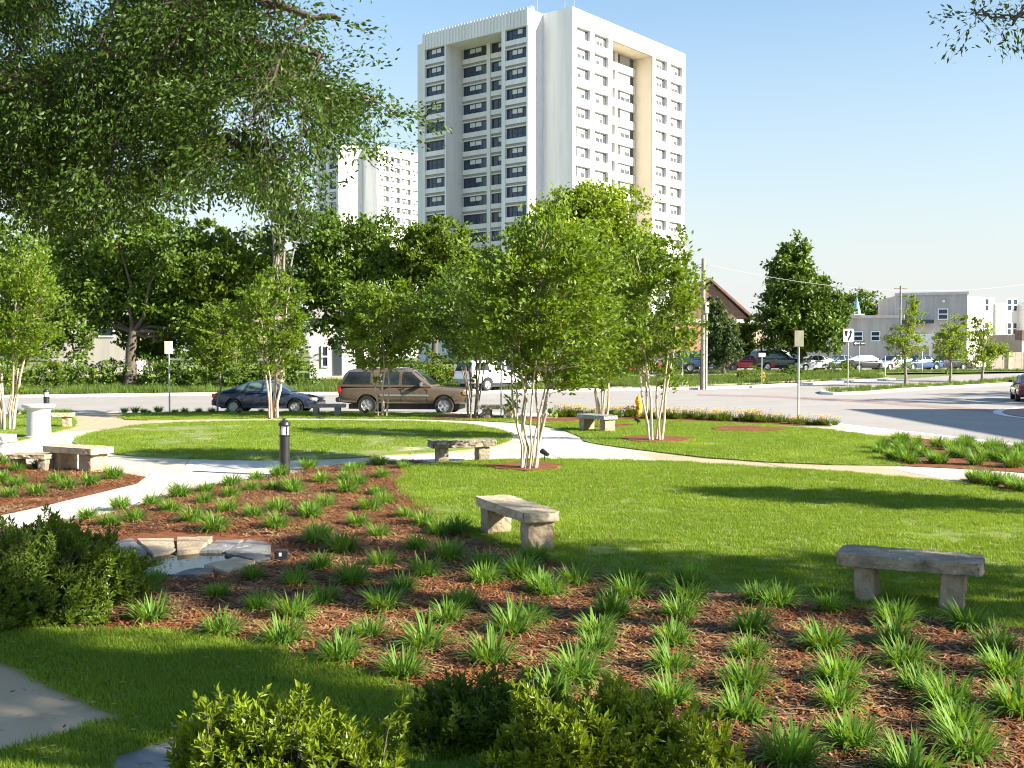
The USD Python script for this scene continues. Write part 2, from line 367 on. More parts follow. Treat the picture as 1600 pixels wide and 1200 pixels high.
plaza_poly = sg.Polygon(np.vstack([near_kerb, [(30, -20), (-60, -20), near_kerb[0] + [-10, 0]]])).buffer(0)
mulch_px = [(-350, 850), (60, 832), (105, 820), (235, 785), (300, 766), (380, 750), (440, 744), (520, 729), (600, 722), (655, 721),
            (900, 800), (1700, 960), (2300, 1050), (2600, 1500), (820, 1500), (810, 1250), (795, 1190), (755, 1145), (690, 1103), (620, 1072), (520, 1042), (440, 1020), (350, 1002), (250, 993), (130, 991), (0, 992), (-350, 1000)]
MAIN_BED = poly(mulch_px)
LEFT_BED = poly([(-350, 735), (-100, 724), (0, 720), (40, 725), (90, 731), (140, 737), (200, 741), (228, 746), (215, 756), (150, 772), (60, 793), (0, 806), (-350, 870)])
RIGHT_BED = poly([(1364, 702), (1374, 692), (1420, 684), (1500, 691), (1600, 704), (1800, 732), (1800, 768), (1700, 750), (1600, 739), (1500, 733), (1412, 729), (1378, 718)])
EDGE_BED = poly([(1500, 749), (1560, 751), (1640, 762), (1750, 778), (1750, 800), (1600, 774), (1540, 763)])
OVAL = poly([(112, 690), (135, 680), (190, 667.5), (260, 662), (340, 659.5), (480, 658), (640, 659), (720, 662.5), (770, 669), (797, 678), (803, 685), (790, 693), (750, 702), (690, 708), (620, 712), (540, 717), (440, 720), (340, 719), (260, 716), (190, 712), (150, 706), (122, 698)], 1)
RIGHT_LAWN = poly([(186, 651.5), (200, 647.5), (340, 644.5), (480, 644.5), (620, 646), (700, 648), (770, 651), (850, 655), (900, 656.5), (1000, 658), (1100, 660.5), (1200, 665), (1300, 673), (1370, 683), (1420, 686), (1374, 694), (1366, 704), (1380, 720), (1412, 728.5),
                   (1300, 727), (1200, 723), (1100, 715.5), (1000, 703.5), (950, 697), (914, 690.5), (908, 683), (885, 674), (855, 667), (800, 661), (740, 658), (640, 655), (480, 654), (340, 655), (230, 657), (196, 656)])
FRONT_LAWN = poly([(632, 736), (650, 729), (690, 725), (770, 720.5), (850, 719), (960, 720.5), (1080, 724.5), (1200, 732.5), (1300, 738.5), (1400, 746.5), (1500, 757), (1540, 764), (1600, 775), (1750, 802), (2100, 860), (2100, 1060), (1750, 1008), (1600, 988), (1500, 976), (1440, 968), (1330, 952), (1230, 941), (1150, 931), (1060, 924), (960, 905), (880, 885), (790, 862), (740, 845), (700, 825), (660, 800), (632, 775), (620, 755)])
LEFT_LAWN = poly([(-300, 652), (0, 649.5), (80, 648), (112, 650), (121, 660), (116, 668), (70, 680), (30, 690), (0, 697), (-300, 760)])
LOW_LAWN = poly([(-350, 1000), (0, 990), (130, 989), (250, 991), (350, 1000), (440, 1018), (520, 1040), (620, 1070), (690, 1101), (755, 1143), (795, 1188), (810, 1250), (800, 1500), (-700, 1500)])
CORNER_WALK = poly([(-400, 1024), (0, 1038), (60, 1067), (130, 1100), (196, 1127), (126, 1146), (0, 1182), (-400, 1285)])
SMALL_SLAB = poly([(178, 1186), (272, 1158), (330, 1178), (360, 1300), (150, 1300)])
LOW_LAWN = LOW_LAWN.difference(CORNER_WALK).difference(SMALL_SLAB)
FRONT_LAWN = FRONT_LAWN.difference(EDGE_BED)
FLOWER_BED = poly([(862, 648.8), (1000, 650.2), (1150, 654.2), (1250, 659.6), (1296, 664), (1300, 666.5), (1250, 666), (1150, 662), (1050, 658.5), (940, 655.5), (870, 653.5)])

base_mb = MB()
for q in polys(plaza_poly):
    v, f = trimesh.creation.triangulate_polygon(q, engine='earcut')
    base_mb.add(np.column_stack([v, np.full(len(v), -0.012)]), f)
pave = single('pavement', base_mb.out, MAT['joint_dirt'], kind='structure')
# paving slabs, each a piece: cells of a slightly turned grid cut to the paths
open_pave = plaza_poly.intersection(sg.box(-28, 5, 26, 48))
covered = so.unary_union([MAIN_BED, LEFT_BED, RIGHT_BED, EDGE_BED, OVAL, RIGHT_LAWN, FRONT_LAWN, LEFT_LAWN, LOW_LAWN.buffer(0.0), FLOWER_BED]).buffer(-0.12)
open_pave = open_pave.difference(covered).buffer(-0.0)
prand = random.Random(5)
cellw = 2.1
rot = math.radians(12)
for i in range(-22, 22):
    for j in range(-2, 30):
        c = sg.box(i * cellw, j * cellw, (i + 1) * cellw, (j + 1) * cellw)
        c = shapely.affinity.rotate(c, 12, origin=(0, 0))
        for q in polys(c.intersection(open_pave)):
            q = q.buffer(-0.011, join_style=2)
            for q in polys(q):
                if q.area < 0.05:
                    continue
                cx, cy = q.centroid.x, q.centroid.y
                px = 800 + cx / cy * FPX
                tan = (px > 1120 and cy < 32) or (px > 980 and cy < 27) or (cx < -8.5 and cy > 33 and cy < 43) or cy < 10
                m_ = 'concrete_tan' if tan and prand.random() < 0.88 else ('concrete_white' if prand.random() < 0.6 else 'concrete_pale')
                mb = MB().prism(q, -0.011, 0.0 + prand.uniform(-0.003, 0.003))
                part('paving_slab', mb.out, MAT[m_], pave)

single('mulch', sheet_mesh(MAIN_BED, 0.012), MAT['mulch'], 'red brown pine straw mulch under the daylily rows', 'mulch', kind='stuff')
for g, lab in ((LEFT_BED, 'red mulch of the small bed around the left stone bench'), (RIGHT_BED, 'mulch under the daylilies beside the street corner'), (EDGE_BED, 'mulch strip along the tan path at the right edge'), (FLOWER_BED, 'mulch under the yellow flowers by the kerb')):
    single('mulch', sheet_mesh(g, 0.012), MAT['mulch'], lab, 'mulch', kind='stuff')

# kerbs
def kerb(line, w, side, z0, z1, name):
    g = sg.LineString(line).buffer(w, single_sided=True) if side > 0 else sg.LineString(line[::-1]).buffer(w, single_sided=True)
    m = MB()
    for q in polys(g):
        for a, b in ((-500, 66), (66, 101), (101, 400)):
            for q2 in polys(q.intersection(sg.box(-500, a, 500, b))):
                e = trimesh.creation.extrude_polygon(q2, z1 - z0, engine='earcut')
                v = np.array(e.vertices); v[:, 2] += z0 + HZ(v[:, 1])
                m.add(v, e.faces)
    single(name, m.out, MAT['kerb_concrete'], kind='structure')
kerb(near_kerb, 0.45, 1, -0.15, 0.006, 'kerb')
kerb(far_kerb, 0.9, 1, -0.15, 0.03, 'kerb')

verge_poly = sg.Polygon(np.vstack([far_kerb, [GXY(1400, 590.5)], [GXY(1380, 583)], [(60, 101)], [(60, 140)], [(-300, 140)], [far_kerb[0] + [-20, 0]]])).buffer(0)
single('verge', sheet_mesh(verge_poly, -0.01), MAT['turf_soil'], kind='structure')
walk_px = [(955, 606.5), (1100, 603.5), (1180, 600.5), (1250, 597), (1300, 594), (1352, 591), (1350, 589.5), (1300, 591.8), (1250, 594.5), (1180, 598), (1100, 601.4), (955, 604.5)]
single('far_sidewalk', sheet_mesh(poly(walk_px), 0.004), MAT['concrete_tan'], kind='structure')
lot_poly = sg.Polygon([GXY(930, 583.5), GXY(1290, 580.5), GXY(1400, 579.6), GXY(1470, 579), (64, 101), (70, 150), (-2, 150), (4, 101)]).buffer(0)
single('car_park', sheet_mesh(lot_poly, 0.0), MAT['lot_asphalt'], kind='structure')
drive_px = [(985, 589.5), (1110, 587.5), (1200, 586.5), (1262, 584.5), (1262, 582.8), (1200, 583.6), (1110, 584.4), (985, 586)]
single('drive_lane', sheet_mesh(poly(drive_px), 0.004), MAT['lot_asphalt'], kind='structure')
# median islands and brick crossing
med_px = [(1279, 611.5), (1288, 609), (1330, 606.5), (1420, 602.5), (1500, 598), (1600, 590.5), (1900, 583), (1900, 590), (1600, 598), (1500, 603.5), (1420, 608), (1376, 611.5), (1330, 614), (1292, 614.5)]
MED = poly(med_px, 1)
def raised(g, z1, m_, name):
    m = MB()
    for a, b in ((-500, 66), (66, 101), (101, 400)):
        for q in polys(g.intersection(sg.box(-500, a, 500, b))):
            e = trimesh.creation.extrude_polygon(q, 0.15 + z1, engine='earcut')
            v = np.array(e.vertices); v[:, 2] += -0.15 + HZ(v[:, 1])
            m.add(v, e.faces)
    return single(name, m.out, MAT[m_], kind='structure')
raised(MED, 0.05, 'kerb_concrete', 'median')
MED_IN = MED.buffer(-0.35)
single('median_turf', sheet_mesh(MED_IN, 0.056), MAT['turf_soil'], kind='structure')
cross_px = [(1090, 613.2), (1200, 615.6), (1300, 619.5), (1450, 629), (1600, 640), (1800, 656), (1800, 663), (1600, 645), (1450, 633), (1300, 622.5), (1200, 618), (1090, 615.2)]
single('brick_crossing', sheet_mesh(poly(cross_px), -0.094), MAT['brick_paver'], kind='structure')
isl = poly([(1548, 641), (1560, 636), (1600, 633), (1720, 636), (1720, 662), (1600, 650), (1565, 646)], 2)
single('brick_island', sheet_mesh(isl.buffer(-0.5), -0.084), MAT['brick_paver'], kind='structure')
single('island_kerb', sheet_mesh(isl.difference(isl.buffer(-0.35)), -0.088), MAT['kerb_concrete'], kind='structure')

for g, nm in ((OVAL, 'oval_lawn'), (RIGHT_LAWN, 'right_lawn'), (FRONT_LAWN, 'front_lawn'), (LEFT_LAWN, 'left_lawn'), (LOW_LAWN, 'lower_lawn')):
    m = MB()
    for q in polys(g):
        m.prism(q, -0.02, 0.03)
    single(nm, m.out, MAT['thin_turf' if nm == 'oval_lawn' else 'turf_soil'], kind='structure')
m = MB().prism(CORNER_WALK, -0.05, 0.008); single('corner_walk', m.out, MAT['concrete_tan'], kind='structure')
m = MB().prism(SMALL_SLAB, -0.05, 0.012); single('concrete_slab', m.out, MAT['stone_blue'], kind='structure')
MULCH_RINGS = [(822, 732, 0.78), (1025, 688, 1.0), (725, 653, 1.3), (856, 658, 1.1), (1165, 672, 1.1), (955, 667, 0.7)]
for px, py, r in MULCH_RINGS:
    c = G(px, py)
    a = np.linspace(0, 2 * np.pi, 40, endpoint=False)
    rr = r * (1 + 0.12 * np.sin(3 * a + px) + 0.06 * np.sin(7 * a))
    g = sg.Polygon(np.column_stack([c[0] + rr * np.cos(a), c[1] + rr * np.sin(a)]))
    m = MB().prism(g, 0.02, 0.062)
    single('mulch_ring', m.out, MAT['mulch'], kind='structure')

# ------------------------------------------------------------------ scattered turf and pine straw
def scatter(g, n, rs):
    x0, y0, x1, y1 = g.bounds
    out = []
    while sum(map(len, out)) < n:
        p = rs.uniform((x0, y0), (x1, y1), (max(2000, n), 2))
        out.append(p[shapely.contains_xy(g, p[:, 0], p[:, 1])])
    return np.vstack(out)[:n]

def instancer(name, protos, pts, z, smin, smax, label, cat, rs, kind='stuff', tilt=0.0):
    p = numbered('/World', name)
    pi = UsdGeom.PointInstancer.Define(stage, p)
    paths = []
    for k, (mesh, m_) in enumerate(protos):
        q = f'{p}/{cat.replace(" ", "_")}_{k:03d}' if k else f'{p}/{cat.replace(" ", "_")}'
        usdkit.mesh(stage, q, mesh, m_)
        paths.append(q)
    pi.CreatePrototypesRel().SetTargets(paths)
    n = len(pts)
    pos = np.column_stack([pts, HZ(pts[:, 1]) + z]).astype(np.float32)
    a = rs.uniform(0, 2 * np.pi, n)
    s = rs.uniform(smin, smax, n)
    pi.CreatePositionsAttr(Vt.Vec3fArray.FromNumpy(pos))
    pi.CreateOrientationsAttr(Vt.QuathArray([Gf.Quath(float(math.cos(x / 2)), 0, 0, float(math.sin(x / 2))) for x in a]))
    pi.CreateScalesAttr(Vt.Vec3fArray.FromNumpy(np.column_stack([s, s, s]).astype(np.float32)))
    pi.CreateProtoIndicesAttr(Vt.IntArray.FromNumpy(rs.integers(0, len(protos), n).astype(np.int32)))
    meta(pi.GetPrim(), label, cat, None, kind)
    return p

def blades(n, r, h, w, rs, lean=0.5, seg=2):
    """grass or strap leaves as narrow bent strips"""
    mb_v, mb_f = [], []
    a = rs.uniform(0, 2 * np.pi, n); rad = r * np.sqrt(rs.uniform(0, 1, n))
    base = np.column_stack([rad * np.cos(a), rad * np.sin(a), np.zeros(n)])
    d = rs.uniform(0, 2 * np.pi, n)
    out = np.column_stack([np.cos(d), np.sin(d), np.zeros(n)])
    hh = h * rs.uniform(0.55, 1.1, n); ln = lean * rs.uniform(0.1, 1.0, n) * hh
    side_ = np.column_stack([-np.sin(d), np.cos(d), np.zeros(n)])
    ww = w * rs.uniform(0.7, 1.2, n)
    rows = []
    for k in range(seg + 1):
        t = k / seg
        c = base + out * (ln * t ** 1.7)[:, None] + np.array([0, 0, 1.0]) * (hh * (t - 0.12 * t * t))[:, None]
        if k < seg:
            hw = (ww * (1 - 0.55 * t) / 2)[:, None]
            rows += [c - side_ * hw, c + side_ * hw]
        else:
            rows.append(c)
    v = np.stack(rows, 1).reshape(-1, 3)
    per = 2 * seg + 1
    f = []
    for k in range(seg - 1):
        f += [[2 * k, 2 * k + 1, 2 * k + 3], [2 * k, 2 * k + 3, 2 * k + 2]]
    f.append([2 * seg - 2, 2 * seg - 1, 2 * seg])
    f = (np.array(f)[None] + (np.arange(n) * per)[:, None, None]).reshape(-1, 3)
    return v, f

rs = np.random.default_rng(11)
tuft_near = [(blades(34, 0.10, 0.052, 0.007, rs, 0.9), MAT['grass_blade']) for _ in range(4)]
tuft_near = tuft_near * 2 + [(blades(26, 0.11, 0.045, 0.006, rs, 1.2), MAT['grass_dry'])]
tuft_far = [(blades(30, 0.16, 0.060, 0.012, rs, 0.9, 1), MAT['grass_blade']) for _ in range(3)]
tuft_far = tuft_far * 2 + [(blades(22, 0.16, 0.05, 0.011, rs, 1.2, 1), MAT['grass_dry'])]
def patchy(p, k, t0):
    nz = meshkit.fbm(np.column_stack([p * k, np.full(len(p), 3.3)]), 4, 6)
    return p[nz > t0 + 0.10 * rs.uniform(-1, 1, len(p))]
hole = so.unary_union([sg.Point(*G(a, b)[:2]).buffer(r) for a, b, r in MULCH_RINGS])
f1 = FRONT_LAWN.difference(hole)
instancer('turf_grass', tuft_near, patchy(scatter(f1.intersection(sg.box(-9, 8, 12, 17)), 11500, rs), 0.9, 0.33), 0.028, 0.7, 1.25, 'short sunlit grass of the big front lawn', 'grass', rs)
instancer('turf_grass', tuft_near, scatter(f1.intersection(sg.box(-9, 17, 14, 30)), 6500, rs), 0.028, 0.9, 1.4, 'short grass on the far part of the front lawn', 'grass', rs)
instancer('turf_grass', tuft_far, patchy(scatter(OVAL, 8200, rs), 0.55, 0.40), 0.028, 0.7, 1.3, 'short grass of the oval lawn inside the path', 'grass', rs)
instancer('turf_grass', tuft_far, patchy(scatter(RIGHT_LAWN.difference(hole), 9500, rs), 0.5, 0.33), 0.028, 0.7, 1.3, 'short grass of the lawn beyond the path', 'grass', rs)
instancer('turf_grass', tuft_far, scatter(LEFT_LAWN.intersection(sg.box(-30, 10, 0, 60)), 2500, rs), 0.028, 0.7, 1.3, 'short grass around the bench at far left', 'grass', rs)
instancer('turf_grass', tuft_near, scatter(LOW_LAWN.buffer(-0.05).intersection(sg.box(-8, 5, 3, 12)), 7000, rs), 0.028, 0.8, 1.4, 'shaded grass at the lower left corner', 'grass', rs)
tall = [(blades(40, 0.35, 0.45, 0.03, rs, 0.6, 2), MAT['grass_tall']) for _ in range(3)]
vg = verge_poly.intersection(sg.box(-45, 60, 3, 78)).buffer(-0.9)
instancer('verge_grass', tall, scatter(vg, 3600, rs), -0.02, 0.5, 1.25, 'tall rough grass on the verge beyond the street', 'tall grass', rs)
vg2 = verge_poly.intersection(sg.box(3, 60, 50, 101)).buffer(-0.9).difference(lot_poly.buffer(0.3)).difference(poly(walk_px).buffer(0.2)).difference(poly(drive_px).buffer(0.2))
instancer('verge_grass', tall, scatter(vg2, 3000, rs), -0.02, 0.35, 0.95, 'rough grass between far sidewalk and car park', 'tall grass', rs)
instancer('median_grass', tall, scatter(MED_IN, 700, rs), 0.05, 0.35, 0.7, 'low ground cover on the street median', 'ground cover', rs)

def straw(n, r, rs):
    """flat lying needles and chips"""
    a = rs.uniform(0, np.pi, n); c = r * rs.uniform(-1, 1, (n, 2))
    ln = rs.uniform(0.03, 0.11, n); w = rs.uniform(0.0025, 0.007, n)
    d = np.column_stack([np.cos(a), np.sin(a)]); s_ = np.column_stack([-np.sin(a), np.cos(a)])
    z0, z1 = rs.uniform(0.004, 0.035, n), rs.uniform(0.004, 0.045, n)
    p0, p1 = c - d * ln[:, None] / 2, c + d * ln[:, None] / 2
    v = np.stack([np.column_stack([p0 - s_ * w[:, None], z0]), np.column_stack([p0 + s_ * w[:, None], z0]), np.column_stack([p1 + s_ * w[:, None], z1]), np.column_stack([p1 - s_ * w[:, None], z1])], 1).reshape(-1, 3)
    f = (np.array([[0, 1, 2], [0, 2, 3]])[None] + (np.arange(n) * 4)[:, None, None]).reshape(-1, 3)
    return v, f
straws = [(straw(60, 0.28, rs), MAT[k]) for k in ('needle_red', 'needle_red', 'needle_brown', 'needle_brown', 'needle_pale')]
bed_in = MAIN_BED.difference(so.unary_union([FRONT_LAWN, LOW_LAWN])).intersection(sg.box(-8, 5, 9, 26)).buffer(-0.15)
pond_c = G(272, 878)[:2]
bed_in = bed_in.difference(poly([(140, 860), (205, 832), (340, 832), (430, 845), (432, 872), (400, 884), (345, 902), (270, 912), (190, 910), (150, 900)]).buffer(0.12))
instancer('pine_straw', straws, scatter(bed_in, 5200, rs), 0.014, 0.7, 1.4, 'loose pine straw and chips over the main bed', 'pine straw', rs)
instancer('pine_straw', straws, scatter(LEFT_BED.intersection(sg.box(-16, 10, 0, 30)).buffer(-0.15), 900, rs), 0.014, 0.8, 1.4, 'loose pine straw over the left bed', 'pine straw', rs)


def litter(n, r, rs):
    c = np.column_stack([rs.uniform(-r, r, (n, 2)), rs.uniform(0.0, 0.02, n)])
    a = rs.uniform(0, 6.28, n)
    d = np.column_stack([np.cos(a), np.sin(a), rs.uniform(-.2, .3, n)]); s_ = np.column_stack([-np.sin(a), np.cos(a), rs.uniform(-.3, .3, n)])
    ln = rs.uniform(0.03, 0.06, n)[:, None]
    v = np.stack([c - d * ln / 2, c + s_ * ln * .22, c + d * ln / 2, c - s_ * ln * .22], 1).reshape(-1, 3)
    return v, (np.array([[0, 1, 2], [0, 2, 3]])[None] + (np.arange(n) * 4)[:, None, None]).reshape(-1, 3)
lit_ = [(litter(3, 0.5, rs), MAT[k]) for k in ('needle_pale', 'needle_brown', 'needle_pale')]
instancer('fallen_leaves', lit_, scatter(f1.intersection(sg.box(-4, 8, 9, 20)), 110, rs), 0.075, 0.8, 1.2, 'a few dry leaves fallen on the front lawn', 'fallen leaves', rs)
instancer('fallen_leaves', lit_, scatter(LOW_LAWN.union(CORNER_WALK).intersection(sg.box(-7, 5.5, 1, 11)), 90, rs), 0.06, 0.8, 1.2, 'a few dry leaves fallen on the shaded lower lawn', 'fallen leaves', rs)
instancer('fallen_leaves', lit_, scatter(open_pave.intersection(sg.box(-12, 15, 8, 34)), 120, rs), 0.006, 0.8, 1.2, 'a few dry leaves blown onto the pale paths', 'fallen leaves', rs)

# ------------------------------------------------------------------ big buildings
def frame_boxes(P0, ax, ay, boxes):
    """boxes (a0,a1,b0,b1,z0,z1) in a turned frame with origin P0 and axes ax, ay"""
    m = MB()
    for b in boxes:
        m.box(*b)
    v, f = m.out
    w = np.column_stack([P0[0] + v[:, 0] * ax[0] + v[:, 1] * ay[0], P0[1] + v[:, 0] * ax[1] + v[:, 1] * ay[1], v[:, 2]])
    if ax[0] * ay[1] - ax[1] * ay[0] < 0:
        f = f[:, ::-1]
    return w, f

brs = random.Random(21)

def window_set(parent, P0, ax, ay, a0, a1, b, out, z0, z1, style):
    """one window on the plane ay=b (looking along out*ay): frame > glass, blinds"""
    w = a1 - a0
    def bx(p0, p1, q0, q1, d0, d1):
        lo, hi = sorted((b + out * d0, b + out * d1))
        return (p0, p1, lo, hi, q0, q1)
    fr = 0.07
    c0, c1 = a0 + w * 0.26, a1 - w * 0.24
    mid = (c0 + c1) / 2
    hz_ = z0 + (z1 - z0) * 0.48
    bars = [bx(a0, a1, z0, z0 + fr, 0.0, 0.10), bx(a0, a1, z1 - fr, z1, 0.0, 0.10), bx(a0, a0 + fr, z0 + fr, z1 - fr, 0, 0.10), bx(a1 - fr, a1, z0 + fr, z1 - fr, 0, 0.10)]
    for c in (c0, mid, c1):
        bars.append(bx(c - 0.04, c + 0.04, z0 + fr, z1 - fr, 0, 0.09))
    bars.append(bx(c0 + 0.04, mid - 0.04, hz_ - 0.03, hz_ + 0.03, 0, 0.085))
    bars.append(bx(mid + 0.04, c1 - 0.04, hz_ - 0.03, hz_ + 0.03, 0, 0.085))
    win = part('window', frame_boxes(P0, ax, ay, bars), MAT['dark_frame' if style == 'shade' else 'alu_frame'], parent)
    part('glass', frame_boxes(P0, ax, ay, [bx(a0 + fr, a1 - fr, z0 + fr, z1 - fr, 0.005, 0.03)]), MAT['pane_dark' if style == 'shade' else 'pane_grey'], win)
    r = brs.random()
    spans = []
    if style == 'shade':
        if r < 0.78:
            spans = [(c0 + 0.05, mid - 0.05, hz_ + 0.04, z1 - fr - 0.05), (mid + 0.05, c1 - 0.05, hz_ + 0.04, z1 - fr - 0.05)]
        if 0.1 < r < 0.25:
            spans = spans[:1]
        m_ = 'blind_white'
    else:
        lo1 = hz_ + 0.04 if brs.random() < 0.6 else z0 + fr + 0.02
        lo2 = hz_ + 0.04 if brs.random() < 0.6 else z0 + fr + 0.02
        spans = [(c0 + 0.05, mid - 0.05, lo1, z1 - fr - 0.02), (mid + 0.05, c1 - 0.05, lo2, z1 - fr - 0.02)]
        if r < 0.25:
            spans.append((a0 + fr, c0 - 0.05, z0 + fr, z1 - fr) if ax[1] > 0 else (c1 + 0.05, a1 - fr, z0 + fr, z1 - fr))
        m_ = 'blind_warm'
    for s in spans:
        part('blind', frame_boxes(P0, ax, ay, [bx(*s, 0.032, 0.05)]), MAT[m_], win)

UA, VA = math.radians(-51.0), math.radians(39.0)
U = np.array([math.sin(UA), math.cos(UA)]); V = np.array([math.sin(VA), math.cos(VA)])

def tower(name, label, E, H, floors, pitch, a, b, left_cols, left_len, lrec, right_cols, right_len, rrec, ext=0.0, back=26.0, full=True):
    t = thing(name, label, 'tower block', None)
    hp = 2.4                                  # parapet
    zt = H - hp
    zlow = zt - floors * pitch
    wh = 1.55
    # left wing: front plane v=-a ; right wing: front plane u=-b
    wl = 0.55
    piers = []
    def bays(cols, length, rec):
        edges = sorted([c for c in cols])
        out = []
        cur = 0.0
        for c0, c1 in edges:
            if rec and cur < rec[0] < c0:
                out.append((cur, rec[0])); cur = rec[1]
            if c0 > cur + 0.01:
                out.append((cur, c0))
            cur = c1
        if rec and cur < rec[0]:
            out.append((cur, rec[0])); cur = rec[1]
        if cur < length - 0.01:
            out.append((cur, length))
        return out
    dl = 4.0
    boxes = [(max(0.002, p0), p1, -a, -a + dl, 0, zt) for p0, p1 in bays(left_cols, left_len, lrec)]
    part('left_pier', frame_boxes(E, U, V, boxes), MAT['wall_white'], t)
    dr = 3.5
    boxes = [(-b, -b + dr, p0, p1, 0, zt) for p0, p1 in bays(right_cols, right_len, rrec)]
    part('right_pier', frame_boxes(E, U, V, boxes), MAT['wall_white'], t)
    core = [(left_cols[0][0], left_cols[0][1], -a + wl, -a + dl, 0, zt), (0.004, left_len, -a + dl, back * 0.5, 0, zt), (-b + dr, 0.001, 0.003, right_len, 0, zt - 0.002), (0.0015, 14, -a + dl + 0.2, right_len, 0, zt - 0.004)]
    core += [(c0, c1, -a + wl, -a + dl - .001, 0, zt) for c0, c1 in left_cols[1:] if not (lrec and lrec[0] < c0 < lrec[1])]
    core += [(-b + wl, -b + dr - .001, c0, c1, 0, zt) for c0, c1 in right_cols]
    part('wall', frame_boxes(E, U, V, core), MAT['wall_white'], t)
    part('parapet', frame_boxes(E, U, V, [(0, left_len, -a, back * 0.5, zt + 0.002, H), (-b, 14, 0.002 if a > 0 else 0.0, right_len, zt + 0.003, H + 0.05)]), MAT['wall_white'], t)
    nrib = int(left_len / 0.62)
    part('parapet_ribs', frame_boxes(E, U, V, [(k * 0.62 + 0.12, k * 0.62 + 0.44, -a - 0.07, -a - 0.002, zt + 0.02, H + 0.16) for k in range(nrib)]), MAT['wall_white'], t, kind='stuff')
    if ext:
        part('side_wall', frame_boxes(E, U, V, [(left_len + 0.002, left_len + ext, -a + 0.9, back * 0.4, 0, H - 1.0)]), MAT['wall_white'], t)
    # back walls of the recesses
    lb, rb = [], []
    if lrec:
        mid = (lrec[0] + lrec[1]) / 2
        part('recess_pilaster', frame_boxes(E, U, V, [(mid - 0.35, mid + 0.35, -a + dl - 0.5, -a + dl - 0.002, 0, zt)]), MAT['wall_white'], t)
        lb = [(lrec[0] + 0.15, mid - 0.4), (mid + 0.4, lrec[1] - 0.15)]
    if rrec:
        part('recess_lining', frame_boxes(E, U, V, [(-b + 0.25, -b + dr, rrec[1] - 0.05, rrec[1] - 0.002, 0, zt - 0.01), (-b + 0.25, -b + dr, rrec[0] + 0.06, rrec[1] - 0.06, zt - 0.06, zt - 0.004)]), MAT['wall_bounce_tint'], t)  # added thin panels on recess side and soffit, coloured as warm bounce light
        mid = (rrec[0] + rrec[1]) / 2
        part('recess_pilaster', frame_boxes(E, U, V, [(-b + dr - 0.5, -b + dr - 0.002, mid - 0.35, mid + 0.35, 0, zt)]), MAT['wall_white'], t)
        rb = [(rrec[0] + 0.2, mid - 0.4), (mid + 0.4, rrec[1] - 0.2)]
    for k in range(floors):
        z1 = zt - k * pitch
        z0 = z1 - wh
        zn = z1 - pitch
        if z0 < 8:
            break
        for cols, depth, axis, style in ((left_cols, -a + wl, 'l', 'shade'), (lb, -a + dl, 'l', 'shade'), (right_cols, -b + wl, 'r', 'sun'), (rb, -b + dr, 'r', 'sun')):
            for c0, c1 in cols:
                o = wl - 0.06 if depth in (-a + wl, -b + wl) else 0.42
                panel = [(z0 - 0.72, z0), (zn, zn + 0.14)]
                slot = (zn + 0.14, z0 - 0.72)
                if axis == 'l':
                    window_set(t, E, U, V, c0 + 0.01, c1 - 0.01, depth, -1, z0, z1, style)
                    if k % 1 == 0:
                        part('spandrel', frame_boxes(E, U, V, [(c0 + 0.004, c1 - 0.004, depth - o, depth - 0.001, *panel[0]), (c0 + 0.004, c1 - 0.004, depth - o + 0.03, depth - 0.001, *panel[1]), ]), MAT['wall_white'], t)
                        part('slot_panel', frame_boxes(E, U, V, [(c0 + 0.004, c1 - 0.004, depth - o + 0.25, depth - 0.002, slot[0] + .002, slot[1] - .002)]), MAT['wall_slot'], t)
                else:
                    window_set(t, E, V, U, c0 + 0.01, c1 - 0.01, depth, -1, z0, z1, style)
                    part('spandrel', frame_boxes(E, U, V, [(depth - o, depth - 0.001, c0 + 0.004, c1 - 0.004, zn, z0)]), MAT['wall_white'], t)
    return t

E1 = np.array([4.46, 157.0])
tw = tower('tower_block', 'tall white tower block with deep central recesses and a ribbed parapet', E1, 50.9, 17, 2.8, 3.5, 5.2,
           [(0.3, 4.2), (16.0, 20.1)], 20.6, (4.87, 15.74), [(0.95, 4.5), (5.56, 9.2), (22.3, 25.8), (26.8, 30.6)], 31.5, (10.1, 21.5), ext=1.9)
def uv3(E, u, v, z):
    return np.array([E[0] + u * U[0] + v * V[0], E[1] + u * U[1] + v * V[1], z])
mb = MB()
for u_, v_, h in ((2.0, 1.2, 58.5), (-1.5, 5.5, 60), (-0.2, 5.0, 56.5)):
    mb.tube([uv3(E1, u_, v_, 50.8), uv3(E1, u_, v_, h)], 0.07, 5)
part('rooftop_antenna', mb.out, MAT['galvanised'], tw)
part('rooftop_box', frame_boxes(E1, U, V, [(0.6, 1.6, -2.0, -1.2, 50.9, 51.7)]), MAT['wall_white'], tw)
# second tower, further off
d2 = 300.0
E2 = np.array([(568 - 800) / FPX * d2, d2])
tower('far_tower_block', 'white tower block half hidden behind the nearer tower and trees', E2, 58.5, 16, 2.75, 8.8, 5.6,
      [(1.0, 4.0), (5.2, 8.2)], 9.0, None, [(0.9, 4.6), (5.2, 8.9), (9.5, 13.2), (13.8, 17.5), (18.1, 21.8), (22.4, 26.1), (26.7, 30.4)], 31.5, None)

